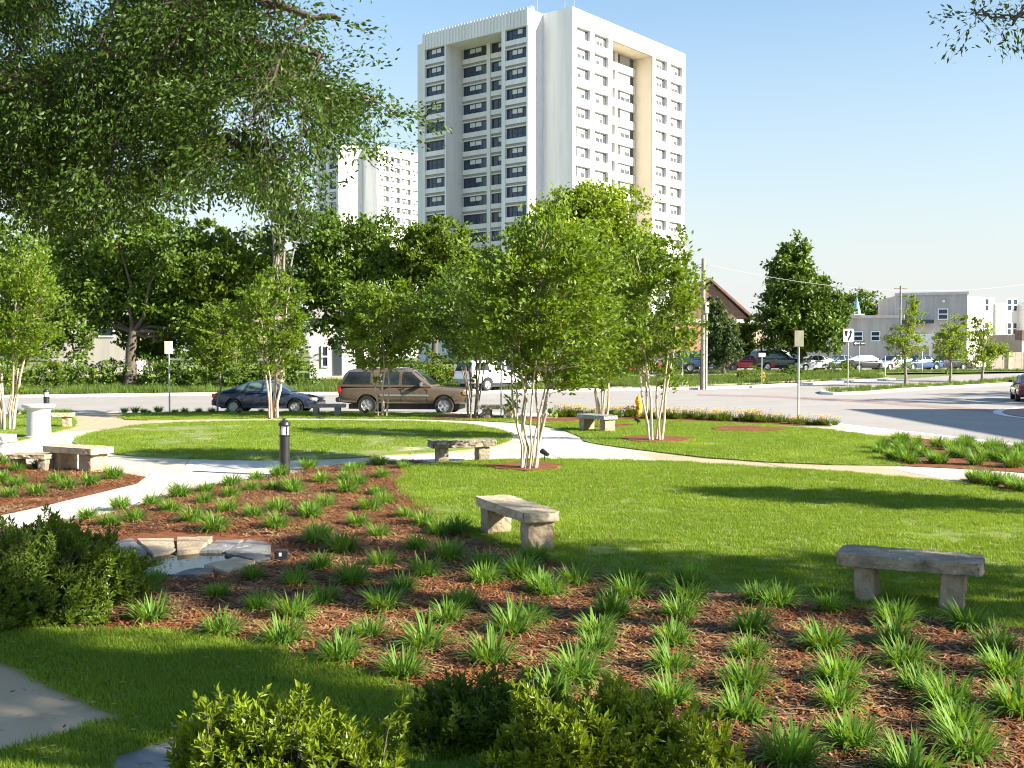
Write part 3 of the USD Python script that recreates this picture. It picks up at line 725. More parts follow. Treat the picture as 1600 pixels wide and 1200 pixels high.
def house_window(parent, P0, ax, ay, a0, a1, b, z0, z1, cross=True, deep=0.08):
    bars = [(a0, a1, b - deep, b - 0.001, z0, z0 + 0.12), (a0, a1, b - deep, b - 0.001, z1 - 0.12, z1), (a0, a0 + 0.11, b - deep, b - 0.001, z0 + 0.12, z1 - 0.12), (a1 - 0.11, a1, b - deep, b - 0.001, z0 + 0.12, z1 - 0.12)]
    if cross:
        zm = (z0 + z1) / 2
        bars.append((a0 + 0.11, a1 - 0.11, b - deep, b - 0.001, zm - 0.06, zm + 0.06))
    w = part('window', frame_boxes(P0, ax, ay, bars), MAT['white_paint'], parent)
    part('glass', frame_boxes(P0, ax, ay, [(a0 + 0.11, a1 - 0.11, b - 0.03, b - 0.002, z0 + 0.12, z1 - 0.12)]), MAT['pane_dark'], w)

R_ = math.radians
def zg(d):
    return float(HZ(d))

# long low grey wing
d = 124.0
t = thing('low_building', 'low grey flat roofed building wing behind the parked cars', 'building')
x1 = (1412 - 800) / FPX * d
W_ = 17.5
ax = np.array([math.cos(R_(-23)), math.sin(R_(-23))]); ay = np.array([-ax[1], ax[0]])
P0 = np.array([x1, d]) - ax * W_
def along(px):
    k = (px - 800) / FPX
    return (k * P0[1] - P0[0]) / (ax[0] - k * ax[1])
topz = CAM_H + (548 - 492) / FPX * d
part('wall', frame_boxes(P0, ax, ay, [(6.5, W_, 0, 14, 0.3, topz - 0.35)]), MAT['wall_grey'], t)
part('low_wall', frame_boxes(P0, ax, ay, [(-1, 6.49, 1.0, 14, 0.3, 3.4)]), MAT['wall_grey'], t)
part('roof_edge', frame_boxes(P0, ax, ay, [(6.4, W_ + 0.05, -0.12, 14.1, topz - 0.349, topz)]), MAT['roof_pale'], t)
for px0, px1 in ((1333, 1348), (1360, 1375)):
    house_window(t, P0, ax, ay, along(px0), along(px1), 0, CAM_H + (548 - 533) / FPX * d, CAM_H + (548 - 517) / FPX * d)
part('plinth', frame_boxes(P0, ax, ay, [(-0.8, 6.4, 0.6, 0.99, 0.4, 1.6)]), MAT['wall_slot'], t)
ax = np.array([1.0, 0.0]); ay = np.array([0.0, 1.0])
# three storey building
d = 122.0
cx = (1510 - 800) / FPX * d
C0 = np.array([cx, d])
al, ar = math.radians(-66), math.radians(34)
al_v = np.array([math.sin(al), math.cos(al)]); ar_v = np.array([math.sin(math.radians(10)), math.cos(math.radians(10))])
t = thing('apartment_building', 'three storey stucco building with a grey shaded end and sunlit cream side', 'building')
top1 = CAM_H + (548 - 460) / FPX * d
Lw = 7.6
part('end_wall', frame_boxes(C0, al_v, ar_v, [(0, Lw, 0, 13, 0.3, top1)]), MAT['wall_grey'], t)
part('end_coping', frame_boxes(C0, al_v, ar_v, [(-0.12, Lw + 0.1, -0.12, 0.35, top1 + .001, top1 + 0.3)]), MAT['roof_pale'], t)
# the long sunny side faces right and towards the street
sx = np.array([math.sin(math.radians(62)), math.cos(math.radians(62))]); sy = np.array([-sx[1], sx[0]])
def side_block(a0, a1, out, top, mname):
    part('side_wall', frame_boxes(C0, sx, sy, [(a0, a1, -out, 9, 0.3, top)]), MAT[mname], t)
side_block(0.02, 4.6, 0.0, top1 - 0.25, 'wall_cream')
side_block(4.6, 8.2, 0.35, top1 - 0.9, 'wall_cream')
side_block(8.2, 9.4, 1.6, top1 - 0.8, 'wall_cream')
side_block(9.4, 24, 0.6, top1 - 0.6, 'wall_cream')
for a0, o in ((2.8, 0.0), (6.2, 0.35), (10.2, 0.6), (13.0, 0.6), (16.0, 0.6)):
    for z0 in (1.6, 4.3, 7.0):
        for k in range(2 if a0 > 3 else 1):
            house_window(t, C0, sx, sy, a0 + k * 1.0, a0 + k * 1.0 + 0.8, -o, z0, z0 + 1.5)
wl0 = 2.3
house_window(t, C0, al_v, np.array([0, 1.0]), 2.0, 3.1, -0.02, 6.0, 7.3)
part('wall_lamp', frame_boxes(C0, al_v, np.array([0, 1.0]), [(2.4, 2.65, -0.15, 0, 8.0, 8.25)]), MAT['lamp_glass'], t)
part('balcony', frame_boxes(C0, al_v, np.array([0, 1.0]), [(4.2, 7.4, -1.8, -0.05, 3.0, 4.4)]), MAT['wall_cream'], t)
part('canopy', frame_boxes(C0, al_v, np.array([0, 1.0]), [(4.0, 7.4, -1.5, -0.05, 5.6, 6.0)]), MAT['dark_frame'], t)
for a_ in (4.4, 7.2):
    part('balcony_post', frame_boxes(C0, al_v, np.array([0, 1.0]), [(a_ - .1, a_ + .1, -1.7, -1.5, 0.5, 3.0)]), MAT['wall_cream'], t)
# right edge brown porch building
d = 112.0
t = thing('porch_building', 'tan building with a dark porch cut by the right picture edge', 'building')
P0 = np.array([(1585 - 800) / FPX * d, d])
part('wall', frame_boxes(P0, ax, ay, [(0.6, 9, 0, 8, 0.3, 4.2)]), MAT['wall_tan'], t)
part('porch_roof', frame_boxes(P0, ax, ay, [(0, 9, -1.6, -0.01, 3.6, 4.6)]), MAT['roof_brown'], t)
for a_ in (0.1, 2.6):
    part('porch_post', frame_boxes(P0, ax, ay, [(a_, a_ + 0.2, -1.5, -1.3, 0.5, 3.6)]), MAT['wall_cream'], t)
# brick gable building
d = 130.0
t = thing('brick_building', 'brick building with steep brown gable roof and chimney', 'building')
P0 = np.array([(1108 - 800) / FPX * d, d])
rz_ = CAM_H + (548 - 438) / FPX * d; ez = CAM_H + (548 - 499) / FPX * d; hw = (1174 - 1108) / FPX * d
part('wall', frame_boxes(P0, ax, ay, [(-hw + 0.25, hw - 0.25, 0, 16, 0.3, ez - 0.45)]), MAT['wall_brick'], t)
part('eave_trim', frame_boxes(P0, ax, ay, [(-hw, hw, -0.2, 16, ez - 0.449, ez)]), MAT['wall_cream'], t)
gb = MB(); gb.add([[P0[0] - hw + .3, d - .05, ez], [P0[0] + hw - .3, d - .05, ez], [P0[0], d - .05, rz_ - .25]], [[0, 1, 2]])
part('gable', gb.out, MAT['roof_brown'], t)
for s_ in (-1, 1):
    rb_ = MB()
    th = 0.28
    y0_, y1_ = d - 0.5, d + 16.3
    pr = [[P0[0] + s_ * (hw + 0.2), ez - .06], [P0[0], rz_], [P0[0], rz_ + th], [P0[0] + s_ * (hw + 0.3), ez + th - .06]]
    v = [[x, y, z] for y in (y0_, y1_) for x, z in pr]
    rb_.add(v, [[0, 1, 2, 3], [7, 6, 5, 4], [0, 4, 5, 1], [1, 5, 6, 2], [2, 6, 7, 3], [3, 7, 4, 0]])
    part('roof_slope', rb_.out, MAT['roof_brown'], t)
chx = (1160 - 800) / FPX * d - P0[0]
part('chimney', frame_boxes(P0, ax, ay, [(chx - .45, chx + .45, 3, 4.2, ez, CAM_H + (548 - 483) / FPX * d)]), MAT['wall_brick'], t)
for a_ in (1.0, 3.2):
    house_window(t, P0, ax, ay, a_, a_ + 1.2, 0, 2.0, 3.8)
# tan low building behind the conical tree
d = 150.0
t = thing('tan_building', 'plain tan low building left of the conical tree', 'building')
P0 = np.array([(1176 - 800) / FPX * d, d])
part('wall', frame_boxes(P0, ax, ay, [(0, 14, 0, 10, 0.3, CAM_H + (548 - 508) / FPX * d)]), MAT['wall_tan'], t)
part('roof_edge', frame_boxes(P0, ax, ay, [(-.2, 14.2, -.2, 10, CAM_H + (548 - 508) / FPX * d + .001, CAM_H + (548 - 505) / FPX * d)]), MAT['roof_brown'], t)
# white house among the trees
d = 84.0
t = thing('white_house', 'white house with dark porch seen between trees behind the brown vehicle', 'house')
P0 = np.array([(484 - 800) / FPX * d, d])
part('wall', frame_boxes(P0, ax, ay, [(0, 3.4, 0, 8, 0, 5.0)]), MAT['wall_white'], t)
gb = MB(); gb.add([[P0[0] - .3, d - .3, 5.0], [P0[0] + 3.7, d - .3, 5.0], [P0[0] + 1.7, d - .3, 6.6], [P0[0] - .3, d + 8, 5.0], [P0[0] + 3.7, d + 8, 5.0], [P0[0] + 1.7, d + 8, 6.6]], [[0, 1, 2], [3, 5, 4], [0, 2, 5], [0, 5, 3], [1, 4, 5], [1, 5, 2]])
part('roof', gb.out, MAT['roof_pale'], t)
house_window(t, P0, ax, ay, 0.9, 1.5, 0, 1.2, 2.9)
part('porch_door', frame_boxes(P0, ax, ay, [(1.85, 2.5, -0.06, -.001, 0.6, 3.2)]), MAT['dark_frame'], t)
part('step', frame_boxes(P0, ax, ay, [(1.5, 2.9, -1.4, -0.07, 0, 0.55)]), MAT['concrete_pale'], t)
# pale house at left behind the trees
d = 88.0
t = thing('grey_house', 'pale grey house with light roof hidden behind the trees at left', 'house')
P0 = np.array([(70 - 800) / FPX * d, d])
part('wall', frame_boxes(P0, ax, ay, [(0, 7.0, 0, 9, 0, 6.2)]), MAT['wall_grey'], t)
gb = MB(); gb.add([[P0[0] - .5, d - .5, 6.2], [P0[0] + 7.5, d - .5, 6.2], [P0[0] + 7.5, d + 9.5, 6.2], [P0[0] - .5, d + 9.5, 6.2], [P0[0] + 1.5, d + 4, 9.2], [P0[0] + 5.5, d + 4, 9.2]], [[0, 1, 5], [0, 5, 4], [1, 2, 5], [2, 3, 4], [2, 4, 5], [3, 0, 4]])
part('roof', gb.out, MAT['roof_pale'], t)
for a_ in (1.0, 4.4):
    house_window(t, P0, ax, ay, a_, a_ + 1.3, 0, 3.6, 5.2)
# building at the right, out of the picture, whose shadow lies on the street
t = thing('corner_building', 'plain building at the street corner right of the view', 'building')
P0 = np.array([37.0, 20.0])
part('wall', frame_boxes(P0, ax, ay, [(0, 14, 0, 19.6, -0.1, 12.0)]), MAT['wall_cream'], t)
for k in range(5):
    for z0 in (1.2, 4.8, 8.4):
        part('window', frame_boxes(P0, ax, ay, [(-0.05, -0.001, 1.5 + k * 3.6, 3.1 + k * 3.6, z0, z0 + 1.8)]), MAT['pane_dark'], t)

# ------------------------------------------------------------------ foliage
def leaves_at(pts, size, aspect, rs, out=None, up=0.35, droop=0.0, dirs=None):
    """kite shaped leaves, each its own island; out = outward directions to face"""
    n = len(pts)
    t = rs.normal(size=(n, 3)) if dirs is None else dirs + rs.normal(size=(n, 3)) * 0.45
    t[:, 2] -= droop
    t += rs.normal(size=(n, 3)) * (0.0 if dirs is None else 0.35)
    t /= np.linalg.norm(t, axis=1, keepdims=True) + 1e-9
    nn = rs.normal(size=(n, 3)); nn[:, 2] += up * 2
    if out is not None:
        nn += out * 0.9
    nn -= t * (nn * t).sum(1, keepdims=True)
    nn /= np.linalg.norm(nn, axis=1, keepdims=True) + 1e-9
    s_ = np.cross(t, nn)
    ln = size * rs.uniform(0.7, 1.25, n)[:, None]
    w = ln * aspect / 2
    v = np.stack([pts, pts + t * ln * 0.45 + s_ * w + nn * w * 0.25, pts + t * ln, pts + t * ln * 0.45 - s_ * w + nn * w * 0.25], 1).reshape(-1, 3)
    f = (np.array([[0, 1, 2], [0, 2, 3]])[None] + (np.arange(n) * 4)[:, None, None]).reshape(-1, 3)
    return v, f

def wander(p0, p1, k, amp, rs, sag=0.0):
    t = np.linspace(0, 1, k)[:, None]
    p = np.asarray(p0) * (1 - t) + np.asarray(p1) * t
    n = rs.normal(size=(k, 3)) * amp
    n[0] = n[-1] = 0
    p = p + n
    p[:, 2] += -sag * np.sin(np.pi * t[:, 0])
    return p

def blob_leaves(blobs, total, size, rs, aspect=0.6, shell=0.72, per=34, gap=0.0):
    """blobs: (x,y,z,rx,ry,rz); leaves gathered in clumps on and in the blobs"""
    vol = np.array([b[3] * b[5] for b in blobs]); share = vol / vol.sum()
    P, O, C = [], [], []
    for b, s_ in zip(blobs, share):
        nc = max(4, int(total * s_ / per))
        d = rs.normal(size=(nc, 3)); d /= np.linalg.norm(d, axis=1, keepdims=True)
        r = np.where(rs.uniform(size=nc) < shell, rs.uniform(0.78, 1.08, nc), rs.uniform(0.2, 0.8, nc))
        c = d * r[:, None]
        R = np.array(b[3:6])
        bump = 1 + 0.22 * (meshkit.noise(d * 2.3 + np.array(b[:3]), 3) - 0.5) * 2
        c = c * bump[:, None] * R + np.array(b[:3])
        cr = np.min(R) * rs.uniform(0.16, 0.34, nc)
        k = rs.integers(int(per * 0.6), int(per * 1.4), nc)
        idx = np.repeat(np.arange(nc), k)
        q = rs.normal(size=(len(idx), 3)) * np.array([1, 1, 0.6])
        P.append(c[idx] + q * cr[idx][:, None] * 0.6)
        O.append(d[idx]); C.append(c)
    return leaves_at(np.vstack(P), size, aspect, rs, np.vstack(O)), np.vstack(C)

def tree(name, label, base, blobs, total, size, lmat, bark, tr, seed, group=None, aspect=0.6, shell=0.72, cat='tree', nbr=14, lean=(0, 0), branches=True):
    """blobs relative to the base: (dx,dy,z,rx,rz)"""
    rs = np.random.default_rng(seed)
    t = thing(name, label, cat, group)
    bl = [(base[0] + b[0], base[1] + b[1], base[2] + b[2], b[3], b[3] * 0.9, b[4]) for b in blobs]
    lv, C = blob_leaves(bl, total, size, rs, aspect, shell)
    mb = MB()
    top = max(b[2] + 0.3 * b[5] for b in bl)
    tip = np.array([np.mean([b[0] for b in bl]) + lean[0], np.mean([b[1] for b in bl]) + lean[1], top])
    tk = wander(base - np.array([0, 0, 0.2]), tip, 9, tr * 0.35, rs)
    mb.tube(tk, np.linspace(tr, tr * 0.18, 9) * np.array([1.35] + [1] * 8), 9)
    if branches:
        for c in C[rs.choice(len(C), min(nbr, len(C)), False)]:
            k = rs.integers(3, 8)
            s0 = tk[k]
            if c[2] < s0[2]:
                s0 = tk[3]
            mb.tube(wander(s0, c, 5, tr * 0.3, rs), np.linspace(tr * 0.38, tr * 0.06, 5), 5)
    part('trunk', mb.out, MAT[bark], t, smooth=True)
    part('crown', lv, MAT[lmat], t)
    return t

def gb(px, d):
    """ground point in the view column px at distance d"""
    x = (px - 800) / FPX * d
    return np.array([x, d, float(HZ(d))])
def hgt(py, d):
    return CAM_H + (548 - py) / FPX * d - float(HZ(d))
def bl(px0, d0, items, d):
    """blobs from picture sizes: (px, py, half width px, half height px, depth shift)"""
    out = []
    x0 = (px0 - 800) / FPX * d
    for px, py, rx, rz, dy in items:
        dd = d + dy
        out.append(((px - 800) / FPX * dd - x0, dy, hgt(py, dd), rx / FPX * dd, rz / FPX * dd))
    return out

TG = None
def bgtree(name, label, px, d, items, total, size, lm, bark, tr, seed, **k):
    return tree(name, label, gb(px, d), bl(px, d, items, d), int(total * 2.0), size * 1.2, MATN[lm], bark, tr, seed, **k)
MATN = {k: k for k in MAT}

bgtree('shade_tree', 'dense dark tree with thick trunk beyond the street left of the small cream sign', 205, 70,
       [(150, 450, 60, 55, 1), (215, 370, 75, 45, 0), (270, 400, 48, 50, -1), (200, 455, 85, 60, 2), (280, 470, 50, 60, 1), (130, 380, 50, 45, 2), (235, 520, 60, 35, 4), (300, 440, 30, 60, 2)], 15000, 0.26, 'leaf_forest', 'bark_dark', 0.42, 31)
bgtree('shade_tree', 'mid green tree rising left of the grey snag trunk', 365, 70,
       [(340, 420, 40, 50, 0), (390, 410, 45, 50, 0), (360, 480, 55, 50, 1), (350, 540, 50, 40, 2), (330, 370, 25, 25, 1), (410, 480, 40, 60, 2)], 9500, 0.25, 'leaf_bright', 'bark_dark', 0.25, 32)
bgtree('snag_tree', 'tall thin half bare tree with vines up its grey brown trunk', 434, 68,
       [(434, 345, 20, 45, 0), (415, 300, 26, 28, 0), (450, 320, 22, 30, 0), (436, 430, 22, 60, 0), (470, 350, 25, 25, 1)], 2600, 0.24, 'leaf_dusty', 'bark_grey', 0.38, 33, nbr=22)
bgtree('shade_tree', 'olive green spreading tree in front of the far white tower', 560, 76,
       [(520, 380, 50, 45, 0), (585, 385, 50, 48, 0), (550, 440, 80, 50, 1), (610, 430, 40, 50, 0), (490, 430, 35, 60, 1), (560, 500, 70, 40, 2), (500, 340, 25, 25, 0)], 12000, 0.27, 'leaf_forest', 'bark_dark', 0.35, 34)
bgtree('shade_tree', 'bright green tree at the left foot of the big tower', 680, 74,
       [(660, 400, 35, 45, 0), (690, 375, 40, 32, 0), (720, 410, 30, 30, 1), (680, 460, 55, 45, 1), (650, 500, 40, 40, 1)], 8000, 0.26, 'leaf_bright', 'bark_dark', 0.28, 35)
bgtree('shade_tree', 'dark tree behind the small myrtles at the foot of the big tower', 745, 84,
       [(720, 460, 40, 40, 0), (770, 450, 50, 45, 0), (740, 510, 60, 40, 1), (800, 490, 40, 50, 1), (765, 405, 25, 20, 1)], 8000, 0.28, 'leaf_forest', 'bark_dark', 0.3, 36)
bgtree('round_tree', 'large round yellow green tree in front of the big white tower', 925, 95,
       [(900, 345, 60, 55, 0), (955, 345, 55, 52, 0), (925, 320, 55, 35, 1), (890, 400, 65, 50, 0), (970, 410, 60, 55, 0), (1005, 400, 30, 40, 1), (930, 460, 80, 60, 1), (855, 380, 28, 45, 1), (880, 350, 30, 26, -3)], 17000, 0.33, 'leaf_yellow', 'bark_dark', 0.4, 37)
bgtree('street_tree', 'bushy grey green tree between the utility pole and the brick building', 1132, 92,
       [(1122, 510, 20, 32, 0), (1134, 535, 24, 30, 0), (1116, 482, 9, 18, 0), (1118, 550, 16, 26, 0)], 4200, 0.26, 'leaf_dusty', 'bark_dark', 0.18, 38)
bgtree('street_tree', 'small green tree in front of the brick building wall', 1165, 104,
       [(1162, 530, 18, 28, 0), (1170, 515, 12, 18, 0), (1158, 548, 16, 18, 0)], 2200, 0.26, 'leaf_bright', 'bark_dark', 0.14, 39)
bgtree('conical_tree', 'tall dark conical tree standing in the car park', 1249, 99,
       [(1238, 388, 22, 24, 0), (1235, 420, 32, 30, 0), (1245, 455, 48, 34, 0), (1215, 490, 30, 30, -1), (1255, 500, 55, 34, 0), (1295, 490, 30, 34, 0), (1235, 530, 42, 26, 0), (1290, 525, 32, 24, -1), (1245, 470, 40, 60, 1)], 15000, 0.30, 'leaf_deep', 'bark_dark', 0.3, 40, shell=0.8)
bgtree('round_tree', 'rounded green tree top showing over the low grey wing roof', 1352, 160,
       [(1340, 480, 32, 28, 0), (1370, 490, 32, 24, 0), (1325, 500, 26, 30, 0), (1395, 505, 20, 18, 0), (1355, 520, 50, 30, 2)], 6000, 0.42, 'leaf_forest', 'bark_dark', 0.35, 41)
bgtree('shade_tree', 'green tree at far left behind the pale multi stemmed tree', 15, 78,
       [(20, 400, 60, 60, 0), (80, 450, 50, 55, 0), (-50, 450, 70, 80, 0), (40, 500, 70, 50, 1), (100, 520, 45, 45, 2)], 9500, 0.28, 'leaf_forest', 'bark_dark', 0.35, 42)
bgtree('shade_tree', 'tall tree behind the dense left trees closing the sky gap', 255, 92,
       [(100, 430, 70, 60, 0), (240, 430, 70, 60, 0), (420, 450, 70, 60, 2), (170, 500, 90, 60, 2), (330, 500, 90, 60, 2)], 9500, 0.34, 'leaf_forest', 'bark_dark', 0.4, 43)
# small trees on the median
for k, (px, d, items, lab) in enumerate([
    (1415, 73.5, [(1415, 545, 30, 30, 0), (1420, 505, 22, 30, 0), (1428, 475, 13, 22, 0), (1400, 530, 20, 20, 0)], 'thin young median tree with the tallest crown'),
    (1484, 77, [(1484, 550, 24, 28, 0), (1495, 520, 20, 26, 0), (1475, 525, 15, 20, 0), (1508, 500, 8, 14, 0)], 'young median tree in the middle of three'),
    (1536, 80, [(1538, 555, 26, 22, 0), (1530, 525, 20, 26, 0), (1555, 545, 20, 18, 0), (1522, 500, 8, 12, 0)], 'young median tree nearest to the parked sedan at the right edge')]):
    bgtree('median_tree', lab, px, d, items, 2200, 0.13, 'leaf_yellow', 'bark_grey', 0.11, 60 + k, group='young trees on the street median', shell=0.5, nbr=26)
# undergrowth at the foot of the trees
for k, (px, d, w, h, lm) in enumerate([(-30, 68, 2.4, 2.6, 'leaf_forest'), (50, 67, 2.0, 2.0, 'leaf_bright'), (110, 69, 1.8, 1.9, 'leaf_forest'), (165, 71, 1.8, 2.2, 'leaf_deep'), (235, 70, 2.0, 2.4, 'leaf_deep'), (300, 69, 1.8, 2.6, 'leaf_deep'), (345, 68, 1.7, 1.9, 'leaf_forest'), (395, 68, 1.6, 2.0, 'leaf_forest'), (450, 69, 1.4, 2.2, 'leaf_forest'),
                                       (620, 70, 1.7, 2.1, 'leaf_forest'), (675, 72, 1.8, 2.4, 'leaf_bright'), (730, 76, 2.0, 2.4, 'leaf_forest'), (860, 84, 2.2, 2.6, 'leaf_bright'), (920, 88, 2.2, 2.4, 'leaf_forest')]):
    b = gb(px, d)
    places = ['at the left picture edge', 'behind the pale multi stemmed tree', 'behind the granite pedestal', 'left of the thick dark trunk', 'right of the thick dark trunk', 'behind the small cream sign', 'behind the slim staked tree', 'behind the dark blue sedan', 'at the foot of the half bare tree', 'behind the brown vehicle', 'behind the brown vehicle bonnet', 'behind the white van tail', 'right of the white van', 'behind the largest myrtle']
    tree('understorey_shrub', ('dark' if lm == 'leaf_deep' else 'green') + ' wild shrub beyond the street ' + places[k], b, [(0, 0, h * 0.45, w, h * 0.5), (w * 0.6, 0.4, h * 0.35, w * 0.7, h * 0.4)], 1500, 0.22, lm, 'bark_dark', 0.06, 80 + k, cat='shrub', group='wild shrubs along the verge', nbr=6)
for k, (px, py, w, h, lab) in enumerate([(1120 + 55, 592, 1.1, 0.9, 'low green shrub left of the far hydrant'), (1238, 589, 0.9, 0.9, 'dark low shrub right of the far hydrant'), (1300, 586, 1.6, 1.0, 'tall grass clump behind the keep right sign'), (1318, 585, 1.0, 1.1, 'rounded green shrub beside the keep right sign')]):
    b = G(px, py)
    tree('verge_shrub', lab, b, [(0, 0, h * 0.5, w, h * 0.55)], 900, 0.13, 'leaf_bright' if k != 1 else 'leaf_deep', 'bark_dark', 0.03, 120 + k, cat='shrub', nbr=4)
# dark hedge in front of the right building
hp0, hp1 = gb(1462, 106), gb(1542, 108)
nb = 9
tree('dark_hedge', 'dark clipped hedge in front of the sunlit building', hp0, [((hp1[0] - hp0[0]) * k / (nb - 1), 0.2 * k, 0.9, 0.75, 1.0) for k in range(nb)], 3000, 0.2, 'leaf_deep', 'bark_dark', 0.05, 130, cat='hedge', nbr=4)
# distant wood on the horizon
rs2 = np.random.default_rng(50)
fb = [(x, 330 + 60 * rs2.uniform(), 3.5, 14, 14, 9 * rs2.uniform(0.7, 1.1)) for x in np.arange(-260, 330, 13)]
lv, _ = blob_leaves(fb, 15000, 1.0, rs2)
single('distant_wood', lv, MAT['leaf_forest'], 'distant line of woodland along the horizon', 'wood', kind='stuff')

# crape myrtles: fans of pale stems under open crowns
def myrtle(label, px, py, H, R, zc, nst, ncl, per, size, seed, group='multi stemmed trees of the park', lm='leaf_myrtle', spread=0.55, sr=0.034, name='crape_myrtle', r0=0.16, shift=(0, 0), bark='bark_pale', lowtw=2):
    rs = np.random.default_rng(seed)
    b = G(px, py)
    t = thing(name, label, 'tree', group)
    mb = MB()
    stems = []
    for k in range(nst):
        a = 2 * np.pi * (k + rs.uniform(-0.25, 0.25)) / nst
        p0 = b + np.array([r0 * math.cos(a), r0 * math.sin(a), -0.05])
        rr = R * spread * rs.uniform(0.45, 1.15)
        zt_ = H * rs.uniform(0.74, 0.9)
        p1 = b + np.array([rr * math.cos(a) + shift[0] * 0.6, rr * math.sin(a) + shift[1] * 0.6, zt_])
        st = wander(p0, p1, 9, 0.035 * H / 5, rs)
        q = np.linspace(0, 1, 9)
        st[:, :2] = (p0[:2] + (p1[:2] - p0[:2]) * (q ** 1.25)[:, None]) + (st[:, :2] - (p0[:2] + (p1[:2] - p0[:2]) * q[:, None]))
        mb.tube(st, sr * rs.uniform(0.75, 1.15) * np.linspace(1.0, 0.25, 9), 6)
        stems.append(st)
    S = np.vstack(stems)
    d = rs.normal(size=(ncl, 3)); d /= np.linalg.norm(d, axis=1, keepdims=True)
    r = rs.uniform(0.25, 1.0, ncl) ** 0.55
    rzz = (H - zc) / 2
    bump = 1 + 0.5 * (meshkit.noise(d * 2.1 + seed, 5) - 0.5)
    C = b + d * (r * bump)[:, None] * np.array([R, R, rzz]) + np.array([shift[0], shift[1], zc + rzz])
    P, D = [], []
    for c in C:
        dist = np.linalg.norm((S - c) * np.array([1, 1, 0.7]), axis=1) + np.where(S[:, 2] > c[2] - 0.1, 2.0, 0)
        s0 = S[np.argmin(dist)]
        tw = wander(s0, c, 4, 0.03, rs)
        mb.tube(tw, [0.008, 0.006, 0.004, 0.002], 3, caps=False)
        n = rs.integers(int(per * 0.65), int(per * 1.5))
        tt = 1.12 - 0.75 * rs.uniform(0, 1, n) ** 1.6
        pp = s0 + (c - s0) * tt[:, None] + rs.normal(size=(n, 3)) * np.array([1, 1, 0.5]) * 0.095 * R / 1.5
        P.append(pp); D.append(np.repeat(((c - s0) / (np.linalg.norm(c - s0) + 1e-6))[None], n, 0))
    for k in range(lowtw):                                        # a few leafy shoots low on the stems
        st = stems[k % nst]; s0 = st[2 + k % 3]
        c = s0 + np.array([rs.uniform(-.5, .5), rs.uniform(-.4, .4), rs.uniform(0.1, .4)])
        mb.tube(wander(s0, c, 3, 0.01, rs), [0.008, 0.005, 0.003], 3, caps=False)
        P.append(c + rs.normal(size=(30, 3)) * 0.07); D.append(np.repeat((c - s0)[None], 30, 0))
    part('stems', mb.out, MAT[bark], t, smooth=True)
    part('crown', leaves_at(np.vstack(P), size * 1.5, 0.62, rs, None, 0.35, 0.1, np.vstack(D)), MAT[lm], t)
    return t

myrtle('largest myrtle with a fan of pale stems in a round mulch patch', 826, 735, 5.35, 1.75, 1.8, 9, 520, 34, 0.075, 201, shift=(0.35, 0), sr=0.036, lowtw=5)
myrtle('tall myrtle beside the yellow hydrant with pale upright stems', 1024, 690, 5.9, 1.6, 1.6, 6, 330, 30, 0.085, 202, shift=(-0.05, 0), sr=0.042, spread=0.7)
myrtle('myrtle with short forked stems behind the grey stone bench', 940, 656, 5.0, 1.9, 1.2, 5, 260, 26, 0.10, 203, sr=0.05)
myrtle('myrtle with dark stems before the white van', 738, 655, 5.9, 2.0, 2.05, 7, 300, 28, 0.10, 204, sr=0.045, bark='bark_grey', lm='leaf_forest')
myrtle('rounded myrtle in front of the brown vehicle', 597, 652, 5.2, 1.75, 1.75, 4, 290, 28, 0.10, 205, sr=0.05)
myrtle('myrtle in front of the blue sedan bonnet', 427, 654, 5.4, 1.55, 1.75, 4, 240, 26, 0.10, 206, sr=0.055, lm='leaf_myrtle')
myrtle('slim young tree tied to a stake behind the sedan', 340, 645, 4.6, 1.05, 1.7, 1, 170, 30, 0.10, 207, sr=0.045, lm='leaf_bright', name='young_tree', r0=0.0, bark='bark_grey', lowtw=0, group=None)
myrtle('pale multi stemmed myrtle at the left edge beside the pedestal', 12, 672, 6.0, 1.75, 2.0, 8, 380, 30, 0.085, 208, shift=(0.1, 0), sr=0.045)

